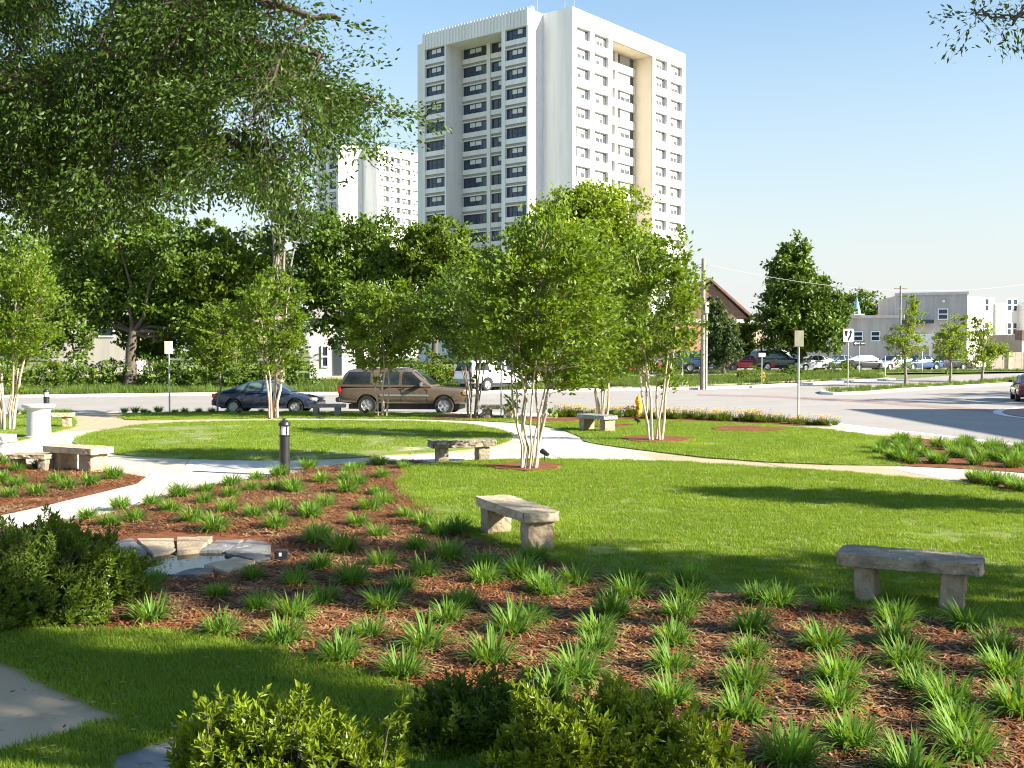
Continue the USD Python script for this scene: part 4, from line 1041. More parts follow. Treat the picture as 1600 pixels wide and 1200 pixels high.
# ------------------------------------------------------------------ near trees: overhanging oak at left, trees right of the view
def oak_limbs(name, label, trunk, ttop, tr, limbs, clumps, per, lsize, seed, bark='bark_dark', lm='leaf_oak', tw=0.012, aspect=0.30, ext=0.42, up=0.25, droop=0.2):
    rs = np.random.default_rng(seed)
    t = thing(name, label, 'tree')
    mb = MB()
    mb.tube(wander(trunk, ttop, 8, tr * 0.15, rs), np.linspace(tr * 1.25, tr * 0.7, 8), 12)
    S = []
    for r_, pts in limbs:
        pts = np.asarray(pts, float)
        q = np.linspace(0, len(pts) - 1, 8 * len(pts))
        p = np.stack([np.interp(q, np.arange(len(pts)), pts[:, k]) for k in range(3)], 1)
        for _ in range(3):
            p[1:-1] = 0.25 * p[:-2] + 0.5 * p[1:-1] + 0.25 * p[2:]
        p[1:-1] += rs.normal(size=(len(p) - 2, 3)) * 0.03
        mb.tube(p, np.linspace(r_, r_ * 0.2, len(p)), 7)
        S.append(p)
    S = np.vstack(S)
    P, D = [], []
    cl_ = np.asarray(clumps, float)
    nk = max(3, len(cl_) // 14)
    node = cl_[rs.choice(len(cl_), nk, False)]
    for _ in range(4):
        own = np.argmin(((cl_[:, None] - node[None]) ** 2).sum(2), 1)
        node = np.array([cl_[own == k].mean(0) if (own == k).any() else node[k] for k in range(nk)])
    roots = []
    for k in range(nk):
        s0 = S[np.argmin(np.linalg.norm(S - node[k], axis=1))]
        br = wander(s0, node[k], 6, 0.04, rs, -0.05)
        mb.tube(br, np.linspace(tw * 2.2, tw * 1.0, 6), 5, caps=False)
        roots.append(br)
    for c, o in zip(cl_, own):
        br = roots[o]
        s0 = br[rs.integers(2, 6)]
        dirn = (c - s0) / (np.linalg.norm(c - s0) + 1e-6)
        tip = c + dirn * ext * 0.5 + np.array([0, 0, -0.10])
        twig = np.vstack([wander(s0, c, 4, 0.03, rs), tip[None]])
        mb.tube(twig, np.array([0.9, 0.7, 0.5, 0.35, 0.2]) * tw * 0.7, 3, caps=False)
        n = rs.integers(int(per * 0.6), int(per * 1.4))
        q = rs.uniform(-0.5, 1.05, n)[:, None]
        base = np.where(q < 0, c + (s0 - c) * -q, c + (tip - c) * q) + rs.normal(size=(n, 3)) * ext * np.array([0.27, 0.27, 0.12])
        P.append(base); D.append(np.repeat(dirn[None], n, 0))
    part('trunk', mb.out, MAT[bark], t, smooth=True)
    part('crown', leaves_at(np.vstack(P), lsize, aspect, rs, None, up, droop, np.vstack(D)), MAT[lm], t)
    return t

rs3 = np.random.default_rng(77)
outline = sg.Polygon([(-260, -260), (560, -260), (590, 0), (600, 60), (640, 130), (655, 185), (610, 185), (628, 222), (560, 232), (515, 205), (490, 255), (505, 315), (460, 325), (400, 300), (345, 262), (310, 280), (210, 312), (110, 335), (0, 335), (-260, 320)])
cl = []
while len(cl) < 1900:
    px, py = rs3.uniform(-260, 660), rs3.uniform(-260, 350)
    if not outline.contains(sg.Point(px, py)):
        continue
    nz = meshkit.fbm(np.array([[px / 75.0, py / 60.0, 1.3]]), 3, 4)[0]
    dens = np.clip(1.05 - max(0, px - 150) / 1500 , 0.3, 1)
    if nz < 0.45 + 0.06 * (px > 330) or rs3.uniform() > dens:
        continue
    if py < -20 and rs3.uniform() > 0.45:
        continue
    d = 10.0 + 4.5 * rs3.uniform() - 0.6 * (px / 600)
    cl.append(Q(px, py, d))
oak_t = np.array([-9.2, 11.5, 0.0])
fork = np.array([-8.6, 11.6, 4.6])
limbs = [(0.17, [fork, Q(-80, 150, 11.5), Q(150, 95, 11.5), Q(330, 60, 11.2), Q(500, 85, 11)]),
         (0.13, [fork, Q(-150, 240, 12.5), Q(60, 215, 12.6), Q(250, 210, 12.4), Q(430, 230, 12)]),
         (0.12, [fork, Q(-150, -80, 11), Q(120, -60, 10.6), Q(360, -10, 10.4), Q(530, 30, 10.2)]),
         (0.07, [Q(330, 60, 11.2), Q(470, 130, 11.4), Q(590, 160, 11.5)]),
         (0.06, [Q(250, 210, 12.4), Q(400, 250, 12.8), Q(470, 320, 13)]),
         (0.06, [Q(60, 215, 12.6), Q(110, 270, 12.4), Q(170, 310, 12.4)]),
         (0.15, [fork, np.array([-8.4, 12, 8.5]), np.array([-7.6, 12, 10.5])]),
         (0.12, [fork, np.array([-7.4, 10.6, 7.0]), np.array([-4.8, 10.4, 7.8]), np.array([-0.4, 9.4, 7.9])]),
         (0.10, [np.array([-7.4, 10.6, 7.0]), np.array([-4.6, 12.2, 7.9]), np.array([0.0, 12.0, 8.0])])]
for _ in range(420):                         # the crown goes on overhead, above the picture
    cl.append(np.array([rs3.uniform(-5.2, 0.1), rs3.uniform(7.6, 13.0), rs3.uniform(7.0, 8.8)]))
n_ = 0
while n_ < 520:
    px, py = rs3.uniform(-200, 430), rs3.uniform(-60, 330)
    if outline.contains(sg.Point(px, py)) and rs3.uniform() < 1.25 - (px + 50) / 420:
        cl.append(Q(px, py, rs3.uniform(13.2, 16.0))); n_ += 1
for r_, pp in limbs[:6]:
    pp = np.array(pp)
    for _ in range(34):
        q = len(pp) - 1 - rs3.uniform(0, 1.6) ; q = max(0, q); i_ = min(int(q), len(pp) - 2)
        cl.append(pp[i_] + (pp[i_ + 1] - pp[i_]) * (q - i_) + rs3.normal(size=3) * np.array([0.22, 0.3, 0.2]))
oak_limbs('oak_tree', 'large dark oak whose leafy limbs hang over the upper left', oak_t, fork, 0.34, limbs, cl, 84, 0.058, 78, aspect=0.46, tw=0.008, up=0.12, droop=0.08)

# trees right of the picture; they throw the long shadows and reach in with one sprig
def shade_oak(label, base, H, R, zc, seed, limbs_in=(), ncl=420, per=48, lsize=0.15, sprig=()):
    rs = np.random.default_rng(seed)
    b = np.array([base[0], base[1], 0.0]); fk = b + [0, 0, zc * 0.8]
    d = rs.normal(size=(ncl, 3)); d /= np.linalg.norm(d, axis=1, keepdims=True)
    r = rs.uniform(0.2, 1, ncl) ** 0.5
    bump = 1 + 0.6 * (meshkit.noise(d * 2.2 + seed, 9) - 0.5)
    rz = (H - zc) / 2
    C = list(b + np.array([0, 0, zc + rz]) + d * (r * bump)[:, None] * np.array([R, R, rz]))
    lim = [(0.11, [fk, b + [math.cos(a) * R * 0.5, math.sin(a) * R * 0.5, zc + rz], b + [math.cos(a) * R * 0.8, math.sin(a) * R * 0.8, zc + rz * rs.uniform(1.0, 1.6)]]) for a in np.arange(6) * 1.05 + rs.uniform()]
    oak_limbs('oak_tree', label, b, fk, 0.2, lim + list(limbs_in), C + list(sprig), per, lsize, seed + 1, aspect=0.5)
sp_pts = [Q(1500, 20, 9.6), Q(1496, 62, 9.5), Q(1520, 38, 9.6), Q(1545, 15, 9.7), Q(1560, 45, 9.7), Q(1585, 20, 9.8), Q(1570, 58, 9.7), Q(1590, 50, 9.9), Q(1600, 30, 9.9), Q(1620, 10, 10), Q(1530, 2, 9.7), Q(1640, 40, 10), Q(1555, 25, 9.7), Q(1598, 8, 9.9), Q(1660, -20, 10), Q(1575, -10, 9.8)]
sp_limb = [(0.03, [np.array([13.6, 8.2, 6.0]), Q(1900, -40, 9.7), Q(1700, -10, 9.8), Q(1590, 25, 9.8), Q(1540, 25, 9.6)])]
oak_limbs('oak_tree', 'slender oak branch with small dark leaves at the upper right corner', np.array([13.8, 7.8, -0.1]), np.array([13.6, 8.2, 6.0]), 0.16, sp_limb, sp_pts, 34, 0.062, 92, tw=0.006, aspect=0.30, ext=0.3)
shade_oak('oak standing right of the view that shades the lawn by the near bench', (15.2, 6.9), 10.0, 1.4, 2.6, 301, ncl=330)
shade_oak('small tree right of the view with a streak of shadow on the lawn', (14.4, 14.6), 6.4, 0.95, 3.4, 311, ncl=150)
shade_oak('tall oak right of the view that shades the lower left lawn', (14.2, 1.4), 15.0, 1.12, 7.5, 321, ncl=440)
shade_oak('high crowned oak right of the view that dims the pond', (14.3, 4.7), 12.6, 1.5, 8.8, 361, ncl=190)
shade_oak('tree behind the viewer at right that dapples the lower left corner', (9.5, 1.9), 9.0, 0.9, 6.8, 331, ncl=75)
shade_oak('tree at the street corner right of the view', (46, 47), 15.0, 4.5, 3.0, 341, ncl=300, lsize=0.3)
shade_oak('second tree at the street corner right of the view', (52, 55), 15.0, 5.0, 3.0, 351, ncl=300, lsize=0.3)

# ------------------------------------------------------------------ azaleas: whorls of pointed leaves on twigs
def azalea(label, loc, rx, ry, h, n, seed, lm='leaf_azalea', size=0.05, group=None):
    rs = np.random.default_rng(seed)
    h *= 0.74; rx *= 0.95; n = int(n * 1.25)
    t = thing('azalea_bush', label, 'bush', group)
    d = rs.normal(size=(n, 3)); d[:, 2] = np.abs(d[:, 2]) * 0.9 + 0.02; d /= np.linalg.norm(d, axis=1, keepdims=True)
    lob = 1 + 0.75 * (meshkit.noise(d * 2.4 + seed, 2) - 0.5) + 0.55 * (meshkit.noise(d * 6.5 + seed, 8) - 0.5)
    r = np.where(rs.uniform(size=n) < 0.72, rs.uniform(0.86, 1.06, n), rs.uniform(0.45, 0.9, n)) * lob
    C = np.array(loc) + d * r[:, None] * np.array([rx, ry, h])
    C[:, 2] = np.maximum(C[:, 2], 0.06)
    sh = rs.choice(n, n // 10, False); C[sh, 2] += rs.uniform(0.02, 0.12, len(sh)) * (d[sh, 2] > 0.35)
    axis = d * np.array([1, 1, 0.8]) + np.array([0, 0, 0.75]) + rs.normal(size=(n, 3)) * 0.25
    axis /= np.linalg.norm(axis, axis=1, keepdims=True)
    k = 9
    ph = rs.uniform(0, 2 * np.pi, (n, 1)) + np.arange(k)[None] * 2.4
    ref = np.cross(axis, [0.3, 0.9, 0.2]); ref /= np.linalg.norm(ref, axis=1, keepdims=True)
    ref2 = np.cross(axis, ref)
    tilt = np.linspace(0.25, 1.25, k)[None] + rs.normal(size=(n, k)) * 0.12
    dr = (axis[:, None] * np.cos(tilt)[..., None] + (ref[:, None] * np.cos(ph)[..., None] + ref2[:, None] * np.sin(ph)[..., None]) * np.sin(tilt)[..., None])
    base = C[:, None] - axis[:, None] * (np.arange(k) * 0.007)[None, :, None]
    ln = 1.15 * size * rs.uniform(0.75, 1.25, (n, k))[..., None]
    sd = np.cross(dr, axis[:, None]); sd /= np.linalg.norm(sd, axis=2, keepdims=True) + 1e-9
    up = np.cross(sd, dr)
    w = ln * 0.19
    v = np.stack([base, base + dr * ln * 0.5 + sd * w + up * w * .4, base + dr * ln - up * ln * 0.08, base + dr * ln * 0.5 - sd * w + up * w * .4], 2).reshape(-1, 3)
    f = (np.array([[0, 1, 2], [0, 2, 3]])[None] + (np.arange(n * k) * 4)[:, None, None]).reshape(-1, 3)
    part('foliage', (v, f), MAT[lm], t)
    mb = MB()
    root = np.array(loc)
    for c, a_ in zip(C[::4], axis[::4]):
        mb.tube([root + (c - root) * 0.15 * np.array([1, 1, 0]), root + (c - root) * np.array([.6, .6, .5]), c - a_ * 0.05, c], [0.008, 0.006, 0.004, 0.002], 4, caps=False)
    part('twigs', mb.out, MAT['bark_dark'], t)
    return t

def gxy(px, d, z=0.0):
    return np.array([(px - 800) / FPX * d, d, z])
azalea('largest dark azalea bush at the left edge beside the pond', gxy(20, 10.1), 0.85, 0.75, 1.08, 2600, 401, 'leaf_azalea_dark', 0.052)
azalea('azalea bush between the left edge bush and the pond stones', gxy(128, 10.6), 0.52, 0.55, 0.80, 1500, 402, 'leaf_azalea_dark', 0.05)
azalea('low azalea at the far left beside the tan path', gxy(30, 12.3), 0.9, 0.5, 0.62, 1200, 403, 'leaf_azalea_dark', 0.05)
azalea('sunlit azalea bush bottom left of centre', gxy(440, 5.75), 0.55, 0.50, 0.80, 2100, 404, 'leaf_azalea', 0.05)
azalea('smaller azalea bush beside the grey concrete slab', gxy(330, 5.6), 0.30, 0.35, 0.70, 800, 405, 'leaf_azalea', 0.048)
azalea('azalea shoot group right of the bottom left bush', gxy(560, 5.5), 0.30, 0.35, 0.62, 700, 406, 'leaf_azalea', 0.048)
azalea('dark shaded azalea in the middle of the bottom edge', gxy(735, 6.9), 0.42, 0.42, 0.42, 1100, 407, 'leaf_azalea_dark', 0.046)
azalea('sunlit yellow green azalea at the bottom centre', gxy(880, 5.9), 0.40, 0.42, 0.66, 1400, 408, 'leaf_azalea', 0.052)
azalea('tall pale shoots of the azalea nearest the daylily rows', gxy(990, 6.1), 0.26, 0.35, 0.70, 800, 409, 'leaf_azalea', 0.054)
azalea('rightmost low azalea at the bottom edge', gxy(1085, 5.8), 0.26, 0.32, 0.56, 700, 410, 'leaf_azalea', 0.052)
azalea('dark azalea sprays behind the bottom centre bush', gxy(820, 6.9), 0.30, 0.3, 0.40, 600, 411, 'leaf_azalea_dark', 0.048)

# ------------------------------------------------------------------ daylily clumps
def daylily_mesh(n, h, w, rs, spread=0.07):
    a = rs.uniform(0, 2 * np.pi, n); rad = spread * np.sqrt(rs.uniform(0, 1, n))
    base = np.column_stack([rad * np.cos(a), rad * np.sin(a), np.zeros(n)])
    d = a + rs.normal(size=n) * 0.5
    out = np.column_stack([np.cos(d), np.sin(d), np.zeros(n)])
    sd = np.column_stack([-np.sin(d), np.cos(d), np.zeros(n)])
    L_ = h * rs.uniform(0.7, 1.25, n); lean = rs.uniform(0.05, 1.0, n) ** 0.8; curl = rs.uniform(0.5, 1.5, n)
    seg = 6
    rows = []
    c = base.copy()
    tws = rs.normal(size=n) * 0.25
    for k in range(seg + 1):
        q = k / seg
        ang = 0.05 + 0.55 * lean + 1.35 * (0.25 + lean) * curl * q ** 1.4
        if k:
            c = c + (out * np.sin(ang)[:, None] + sd * (tws * 0.3)[:, None] + np.array([0, 0, 1.0]) * np.cos(ang)[:, None]) * (L_ / seg)[:, None]
            c[:, 2] = np.maximum(c[:, 2], 0.012)
        if k < seg:
            hw = (w * (0.8 + 0.4 * np.sin(np.pi * min(1, q * 1.2))) * (1 - 0.6 * q ** 3) / 2 * np.ones(n))[:, None]
            rows += [c - sd * hw, c + sd * hw]
        else:
            rows.append(c)
    v = np.stack(rows, 1).reshape(-1, 3)
    per = 2 * seg + 1
    f = []
    for k in range(seg - 1):
        f += [[2 * k, 2 * k + 1, 2 * k + 3], [2 * k, 2 * k + 3, 2 * k + 2]]
    f.append([2 * seg - 2, 2 * seg - 1, 2 * seg])
    f = (np.array(f)[None] + (np.arange(n) * per)[:, None, None]).reshape(-1, 3)
    return v, f
rs4 = np.random.default_rng(91)
DL = []
LAB = {'main': ('green daylily clump in the rows of the main pine straw bed', 'daylily clumps in rows of the main bed'),
       'left': ('green daylily clump in the red bed around the left stone bench', 'daylily clumps of the left bed'),
       'right': ('green daylily clump in the bed beside the street corner', 'daylily clumps of the street corner bed'),
       'edge': ('green daylily clump beside the tan path at the right edge', 'daylily clumps along the tan path'),
       'kerb': ('low green clump on the strip lawn edge beside the street kerb', 'low clumps along the street kerb')}
def zone(px, py):
    for x0, x1, y0, y1, w in ((1365, 1700, 940, 1300, 'in the two rightmost rows below the grey bench'), (1250, 1365, 940, 1300, 'in the row left of the near bench legs'), (1140, 1250, 930, 1300, 'in the row below the dark lawn shadow'), (1000, 1140, 900, 1300, 'in the row just right of the bottom azaleas'), (860, 1000, 900, 1300, 'in the row running down to the bottom azaleas'),
                              (740, 870, 860, 1000, 'in the shaded rows below the tan end on bench'), (150, 420, 890, 1100, 'in the dim rows in front of the stone pond'), (420, 860, 940, 1100, 'in the front rows next to the shaded lower lawn'), (420, 740, 860, 960, 'in the dark middle rows right of the pond light'), (80, 420, 700, 890, 'between the path and the stone pond'), (420, 560, 700, 870, 'in the upper rows behind the pond light'), (560, 760, 700, 870, 'along the curved edge of the front lawn')):
        if x0 <= px < x1 and y0 <= py < y1:
            return w
    return 'in the rows of the main pine straw bed'
def daylily(px, py, bed, s=1.0, z=0.012):
    p = G(px, py); p[2] = z
    lab, grp = LAB[bed]
    if bed == 'main':
        w = zone(px, py); lab, grp = 'green daylily clump ' + w, 'daylily clumps ' + w
    if len(DL) < 9:
        src = thing('daylily_clump', lab, 'plant', grp, p, rs4.uniform(0, 6.28), s)
        part('leaves', daylily_mesh(165 + 20 * (len(DL) % 3), 0.275 + 0.014 * (len(DL) % 4), 0.0150, rs4, 0.115), MAT['leaf_daylily'], src)
        part('dry_leaves', daylily_mesh(9 + 3 * (len(DL) % 4), 0.22, 0.013, rs4, 0.14), MAT['leaf_straw'], src)
        DL.append(src)
    else:
        copy_of(DL[rs4.integers(0, len(DL))], lab, 'plant', grp, p, rs4.uniform(0, 6.28), s)
main = [(1297, 960), (1287, 1020), (1312, 1072), (1312, 1112), (1332, 1172), (1400, 982), (1397, 1010), (1412, 1047), (1437, 1085), (1480, 1112), (1495, 1150), (1512, 1190), (1512, 987), (1555, 1025), (1572, 1065), (1592, 1122), (1232, 1203), (1425, 1222), (1215, 952), (1182, 945), (1175, 994), (1170, 1032), (1162, 1082), (1160, 1130),
        (1080, 919), (1075, 944), (1062, 969), (1052, 1012), (1050, 1055), (1050, 1103), (982, 914), (985, 939), (957, 969), (935, 999), (930, 1025), (900, 1068), (862, 1102), (817, 909), (860, 934), (900, 917), (830, 977), (800, 994), (767, 1042), (812, 904), (835, 882), (845, 927),
        (757, 914), (760, 892), (722, 952), (700, 977), (700, 879), (665, 904), (665, 1019), (627, 1062), (575, 1000), (530, 1039), (600, 957), (630, 927), (550, 917), (505, 947), (460, 970), (442, 1010), (462, 917), (500, 892), (597, 887), (535, 867), (652, 862), (687, 839), (662, 824), (635, 812),
        (592, 842), (560, 824), (500, 847), (495, 852), (485, 812), (510, 794), (487, 804), (457, 769), (460, 772), (432, 829), (435, 802), (427, 767), (397, 811), (395, 769), (400, 752), (435, 747), (362, 762), (362, 779), (355, 803), (337, 832), (302, 819), (320, 789), (322, 772), (282, 779), (267, 802), (240, 792), (210, 817), (187, 797), (170, 824), (137, 814),
        (502, 757), (482, 734), (547, 739), (540, 754), (544, 772), (597, 749), (592, 729), (590, 777), (602, 789), (632, 734), (715, 835), (227, 934), (235, 974), (345, 997), (405, 957), (340, 936), (244, 916), (397, 908), (560, 760), (578, 800), (90, 838), (560, 735)]
for px, py in main:
    daylily(px, py, 'main', rs4.uniform(0.76, 1.02) * (0.72 if (px, py) in ((244, 916), (397, 908), (340, 936)) else 1.0))
for px, py in [(175, 751), (141, 760), (106, 766), (58, 775), (178, 750), (15, 779), (28, 763), (28, 738), (62, 734), (4, 727), (4, 757), (88, 757)]:
    daylily(px, py, 'left', rs4.uniform(0.8, 1.0))
for px, py in [(1375, 710), (1394, 718), (1411, 693), (1422, 725), (1431, 701), (1465, 699), (1469, 725), (1487, 703), (1510, 701), (1506, 716), (1525, 727), (1531, 705), (1559, 721), (1562, 705), (1581, 731), (1592, 712), (1400, 705), (1445, 714), (1540, 716), (1600, 724)]:
    daylily(px, py, 'right', rs4.uniform(0.95, 1.2))
for px, py in [(1523, 753), (1549, 761), (1566, 757), (1594, 770), (1580, 764), (1535, 756), (1610, 772)]:
    daylily(px, py, 'edge', rs4.uniform(0.9, 1.1))
for px in (192, 208, 222, 238, 254, 272, 290, 308, 330, 352, 375, 402):
    daylily(px + rs4.uniform(-7, 7), 645.5 + rs4.uniform(-0.6, 1.2), 'kerb', rs4.uniform(0.5, 1.0), 0.03)
for px, py in ((22, 650), (40, 649), (88, 650), (104, 650)):
    daylily(px, py, 'kerb', 1.1, 0.03)
qs = scatter(RIGHT_BED.intersection(sg.box(0, 10, 16, 60)).buffer(-0.2), 30, np.random.default_rng(93))
for q in qs:
    lab, grp = LAB['right']
    copy_of(DL[rs4.integers(0, len(DL))], lab, 'plant', grp, (q[0], q[1], 0.012), rs4.uniform(0, 6.28), rs4.uniform(0.85, 1.15))
# yellow flowering daylilies by the kerb
FL = []
for k in range(58):
    q = k / 57
    px = 872 + 428 * q + rs4.uniform(-5, 5)
    yb = np.interp(px, [872, 1000, 1150, 1250, 1300], [650.5, 652.5, 657, 662, 665.5])
    p = G(px, yb + rs4.uniform(-1.6, 1.8)); p[2] = 0.012
    lab, grp = 'yellow flowering daylily clump in the bed along the street kerb', 'yellow daylilies along the kerb'
    if len(FL) < 4:
        src = thing('yellow_daylily', lab, 'plant', grp, p, rs4.uniform(0, 6.28), 1.0)
        part('leaves', daylily_mesh(110, 0.36, 0.020, rs4, 0.16), MAT['leaf_bright'], src)
        fl, sc = MB(), MB()
        for _ in range(11):
            a_, r_, h_ = rs4.uniform(0, 6.28), rs4.uniform(0.03, 0.34), rs4.uniform(0.28, 0.46)
            top_ = np.array([r_ * math.cos(a_), r_ * math.sin(a_), h_])
            sc.tube([[top_[0] * .2, top_[1] * .2, 0], top_], 0.004, 4, caps=False)
            for j in range(6):
                b_ = j * 1.047 + a_
                o1 = np.array([math.cos(b_), math.sin(b_), 0.45]); s1 = np.array([-math.sin(b_), math.cos(b_), 0])
                fl.add([top_, top_ + o1 * 0.05 + s1 * 0.024, top_ + o1 * 0.09 - np.array([0, 0, .008]), top_ + o1 * 0.05 - s1 * 0.024], [[0, 1, 2], [0, 2, 3]])
        part('flowers', fl.out, MAT['flower_yellow'], src, kind='stuff')
        part('flower_stalks', sc.out, MAT['leaf_bright'], src, kind='stuff')
        FL.append(src)
    else:
        copy_of(FL[rs4.integers(0, 4)], lab, 'plant', grp, p, rs4.uniform(0, 6.28), rs4.uniform(0.65, 1.0) * (0.78 if px > 1200 else 1))

# ------------------------------------------------------------------ stone benches
def rough_slab(sx, sy, sz, amp, seed, sub=4, bow=0.0):
    m = trimesh.creation.box([sx, sy, sz])
    while len(m.faces) < 7000:
        v, f = trimesh.remesh.subdivide_to_size(m.vertices, m.faces, max(0.035, max(sx, sy) / 45.0))
        m = trimesh.Trimesh(v, f, process=True); m.merge_vertices()
        break
    v = np.array(m.vertices)
    nrm = np.array(m.vertex_normals)
    n1 = meshkit.fbm(v * 5.5 + seed * 3.1, 4, seed) - 0.5
    n2 = meshkit.fbm(v * 17 + seed, 3, seed + 5) - 0.5
    side_ = 1 - np.abs(nrm[:, 2:3])
    v = v + nrm * (n1[:, None] * amp * (0.35 + 1.5 * side_) + n2[:, None] * amp * (0.25 + 0.7 * side_))
    rad = np.array([sx, sy]) / 2
    corner = np.clip(np.abs(v[:, 0] / rad[0]) ** 6 * np.abs(v[:, 1] / rad[1]) ** 6, 0, 1)[:, None]
    v[:, :2] *= 1 - 0.05 * corner
    return trimesh.Trimesh(v, m.faces, process=False)

def bench(label, loc, rz, Lx, W, h, th, smat, lmat, seed, legl=0.30, legw=None, inset=0.22, group='stone slab benches of the park'):
    t = thing('stone_bench', label, 'bench', group, (loc[0], loc[1], loc[2] if len(loc) > 2 else 0.03), rz)
    s = rough_slab(Lx, W, th, 0.05, seed)
    s.apply_translation([0, 0, h - th / 2])
    part('seat', s, MAT[smat], t, smooth=40)
    for k, s_ in enumerate((-1, 1)):
        lw = legw or W * 0.72
        g = rough_slab(legl * (1 + 0.1 * k), lw, h - th + 0.09, 0.03, seed + 3 + k)
        g.apply_translation([s_ * (Lx / 2 - inset - legl / 2), 0, (h - th + 0.09) / 2 - 0.10])
        part('leg', g, MAT[lmat], t, smooth=40)
    return t
R = math.radians
bench('grey weathered stone bench on the shaded lawn at right nearest the daylilies', (3.92, 10.6), R(-25), 1.32, 0.58, 0.47, 0.12, 'stone_grey', 'stone_leg', 1, legl=0.2, inset=0.16)
bench('tan stone bench seen end on at the lawn edge in the centre', (0.05, 14.05), R(113), 1.72, 0.50, 0.48, 0.12, 'stone_tan', 'stone_leg', 2, legl=0.24, inset=0.06)
c = G(722, 722); bench('lichen mottled stone bench beside the largest myrtle on the path', c, R(18), 1.50, 0.52, 0.50, 0.15, 'stone_lichen', 'stone_grey', 3, legl=0.24, inset=0.16)
bench('pale stone bench in the left red bed beside the path', (-9.05, 22.5), R(-28), 1.5, 0.62, 0.48, 0.13, 'stone_tan', 'stone_leg', 4, legl=0.34, inset=0.14)
c = G(50, 736); bench('small low brown topped bench left of the pale bench in the red bed', c, R(-8), 0.85, 0.45, 0.36, 0.09, 'stone_leg', 'stone_grey', 5, legl=0.16, inset=0.04)
c = G(933, 674); bench('smooth grey stone bench on the tip of the right lawn', c, R(128), 1.30, 0.62, 0.52, 0.12, 'stone_blue', 'stone_leg', 6, legl=0.22, inset=0.06)
c = G(511, 650); bench('distant grey bench on the strip lawn between sedan and brown vehicle', c, R(1), 1.42, 0.5, 0.46, 0.13, 'stone_blue', 'stone_blue', 7, legl=0.2, inset=0.2)
c = G(778, 655); bench('rough stone bench beside the dark stemmed myrtle', c, R(-12), 1.30, 0.5, 0.52, 0.15, 'stone_lichen', 'stone_grey', 8, legl=0.3, inset=0.1)
c = G(86, 668); bench('stone bench partly behind the granite pedestal', c, R(10), 1.15, 0.5, 0.47, 0.11, 'stone_tan', 'stone_leg', 9, legl=0.22, inset=0.1)
c = G(-14, 708); bench('white stone bench cut by the left picture edge', c, R(-10), 1.1, 0.55, 0.46, 0.17, 'granite_white', 'granite_white', 10, legl=0.3, inset=0.08)

# granite pedestal
p = G(61, 684)
t = thing('granite_pedestal', 'round white granite pedestal with flat cap on the left path', 'pedestal', None, p)
part('base', MB().lathe([(0, 0), (0.385, 0), (0.385, 0.05), (0.37, 0.065), (0.325, 0.07)], 48).out, MAT['granite_white'], t, smooth=30)
part('drum', MB().lathe([(0.325, 0.07), (0.315, 0.80), (0, 0.80)], 48).out, MAT['granite_white'], t, smooth=30)
part('cap', MB().lathe([(0.0, 0.801), (0.33, 0.801), (0.36, 0.85), (0.40, 0.875), (0.44, 0.88), (0.45, 0.90), (0.45, 0.945), (0.435, 0.965), (0, 0.972)], 48).out, MAT['granite_white'], t, smooth=30)

# bollard lights
def bollard(label, p):
    t = thing('bollard_light', label, 'bollard', 'black bollard lights', p)
    part('post', MB().lathe([(0, 0), (0.135, 0), (0.135, 0.02), (0.105, 0.03), (0.10, 0.78), (0.112, 0.79), (0.112, 0.82), (0, 0.82)], 28).out, MAT['black_metal'], t, smooth=30)
    part('lamp_lens', MB().lathe([(0, 0.821), (0.082, 0.821), (0.082, 1.0), (0, 1.0)], 28).out, MAT['lamp_glass'], t, smooth=30)
    for k in range(4):
        a = k * math.pi / 2 + 0.75
        m = MB(); x, y = 0.095 * math.cos(a), 0.095 * math.sin(a)
        m.tube([[x, y, 0.81], [x, y, 1.01]], 0.011, 6)
        part('guard_bar', m.out, MAT['black_metal'], t)
    part('cap', MB().lathe([(0, 1.0), (0.122, 1.0), (0.125, 1.02), (0.105, 1.07), (0.06, 1.10), (0.04, 1.115), (0.035, 1.14), (0, 1.15)], 28).out, MAT['black_metal'], t, smooth=30)
bollard('black bollard light with white lens between the path and daylilies', G(445, 743))
bollard('black bollard light standing behind the granite pedestal', G(73, 655))

# hydrants
def hydrant(label, p, s=1.0):
    t = thing('fire_hydrant', label, 'fire hydrant', None, p, 0.3, s)
    part('barrel', MB().lathe([(0, 0), (0.17, 0), (0.17, 0.05), (0.115, 0.06), (0.115, 0.52), (0.15, 0.54), (0.15, 0.58), (0.13, 0.59), (0, 0.59)], 24).out, MAT['hydrant_yellow'], t, smooth=30)
    part('bonnet', MB().lathe([(0.0, 0.591), (0.15, 0.591), (0.15, 0.63), (0.125, 0.64), (0.115, 0.72), (0.07, 0.79), (0.03, 0.81), (0.03, 0.86), (0, 0.86)], 24).out, MAT['hydrant_yellow'], t, smooth=30)
    for dx, dy, r in ((1, 0, 0.055), (-1, 0, 0.055), (0, -1, 0.08)):
        m = MB()
        m.tube([[dx * 0.09, dy * 0.09, 0.42], [dx * 0.19, dy * 0.19, 0.42]], r, 14)
        m.tube([[dx * 0.19, dy * 0.19, 0.42], [dx * 0.225, dy * 0.225, 0.42]], r * 1.25, 8)
        part('outlet', m.out, MAT['hydrant_yellow'], t)
hydrant('yellow fire hydrant among the yellow flowers beside the tall myrtle', G(998, 651.5), 0.98)
hydrant('far yellow fire hydrant on the opposite kerb', G(1192, 597.5), 0.95)

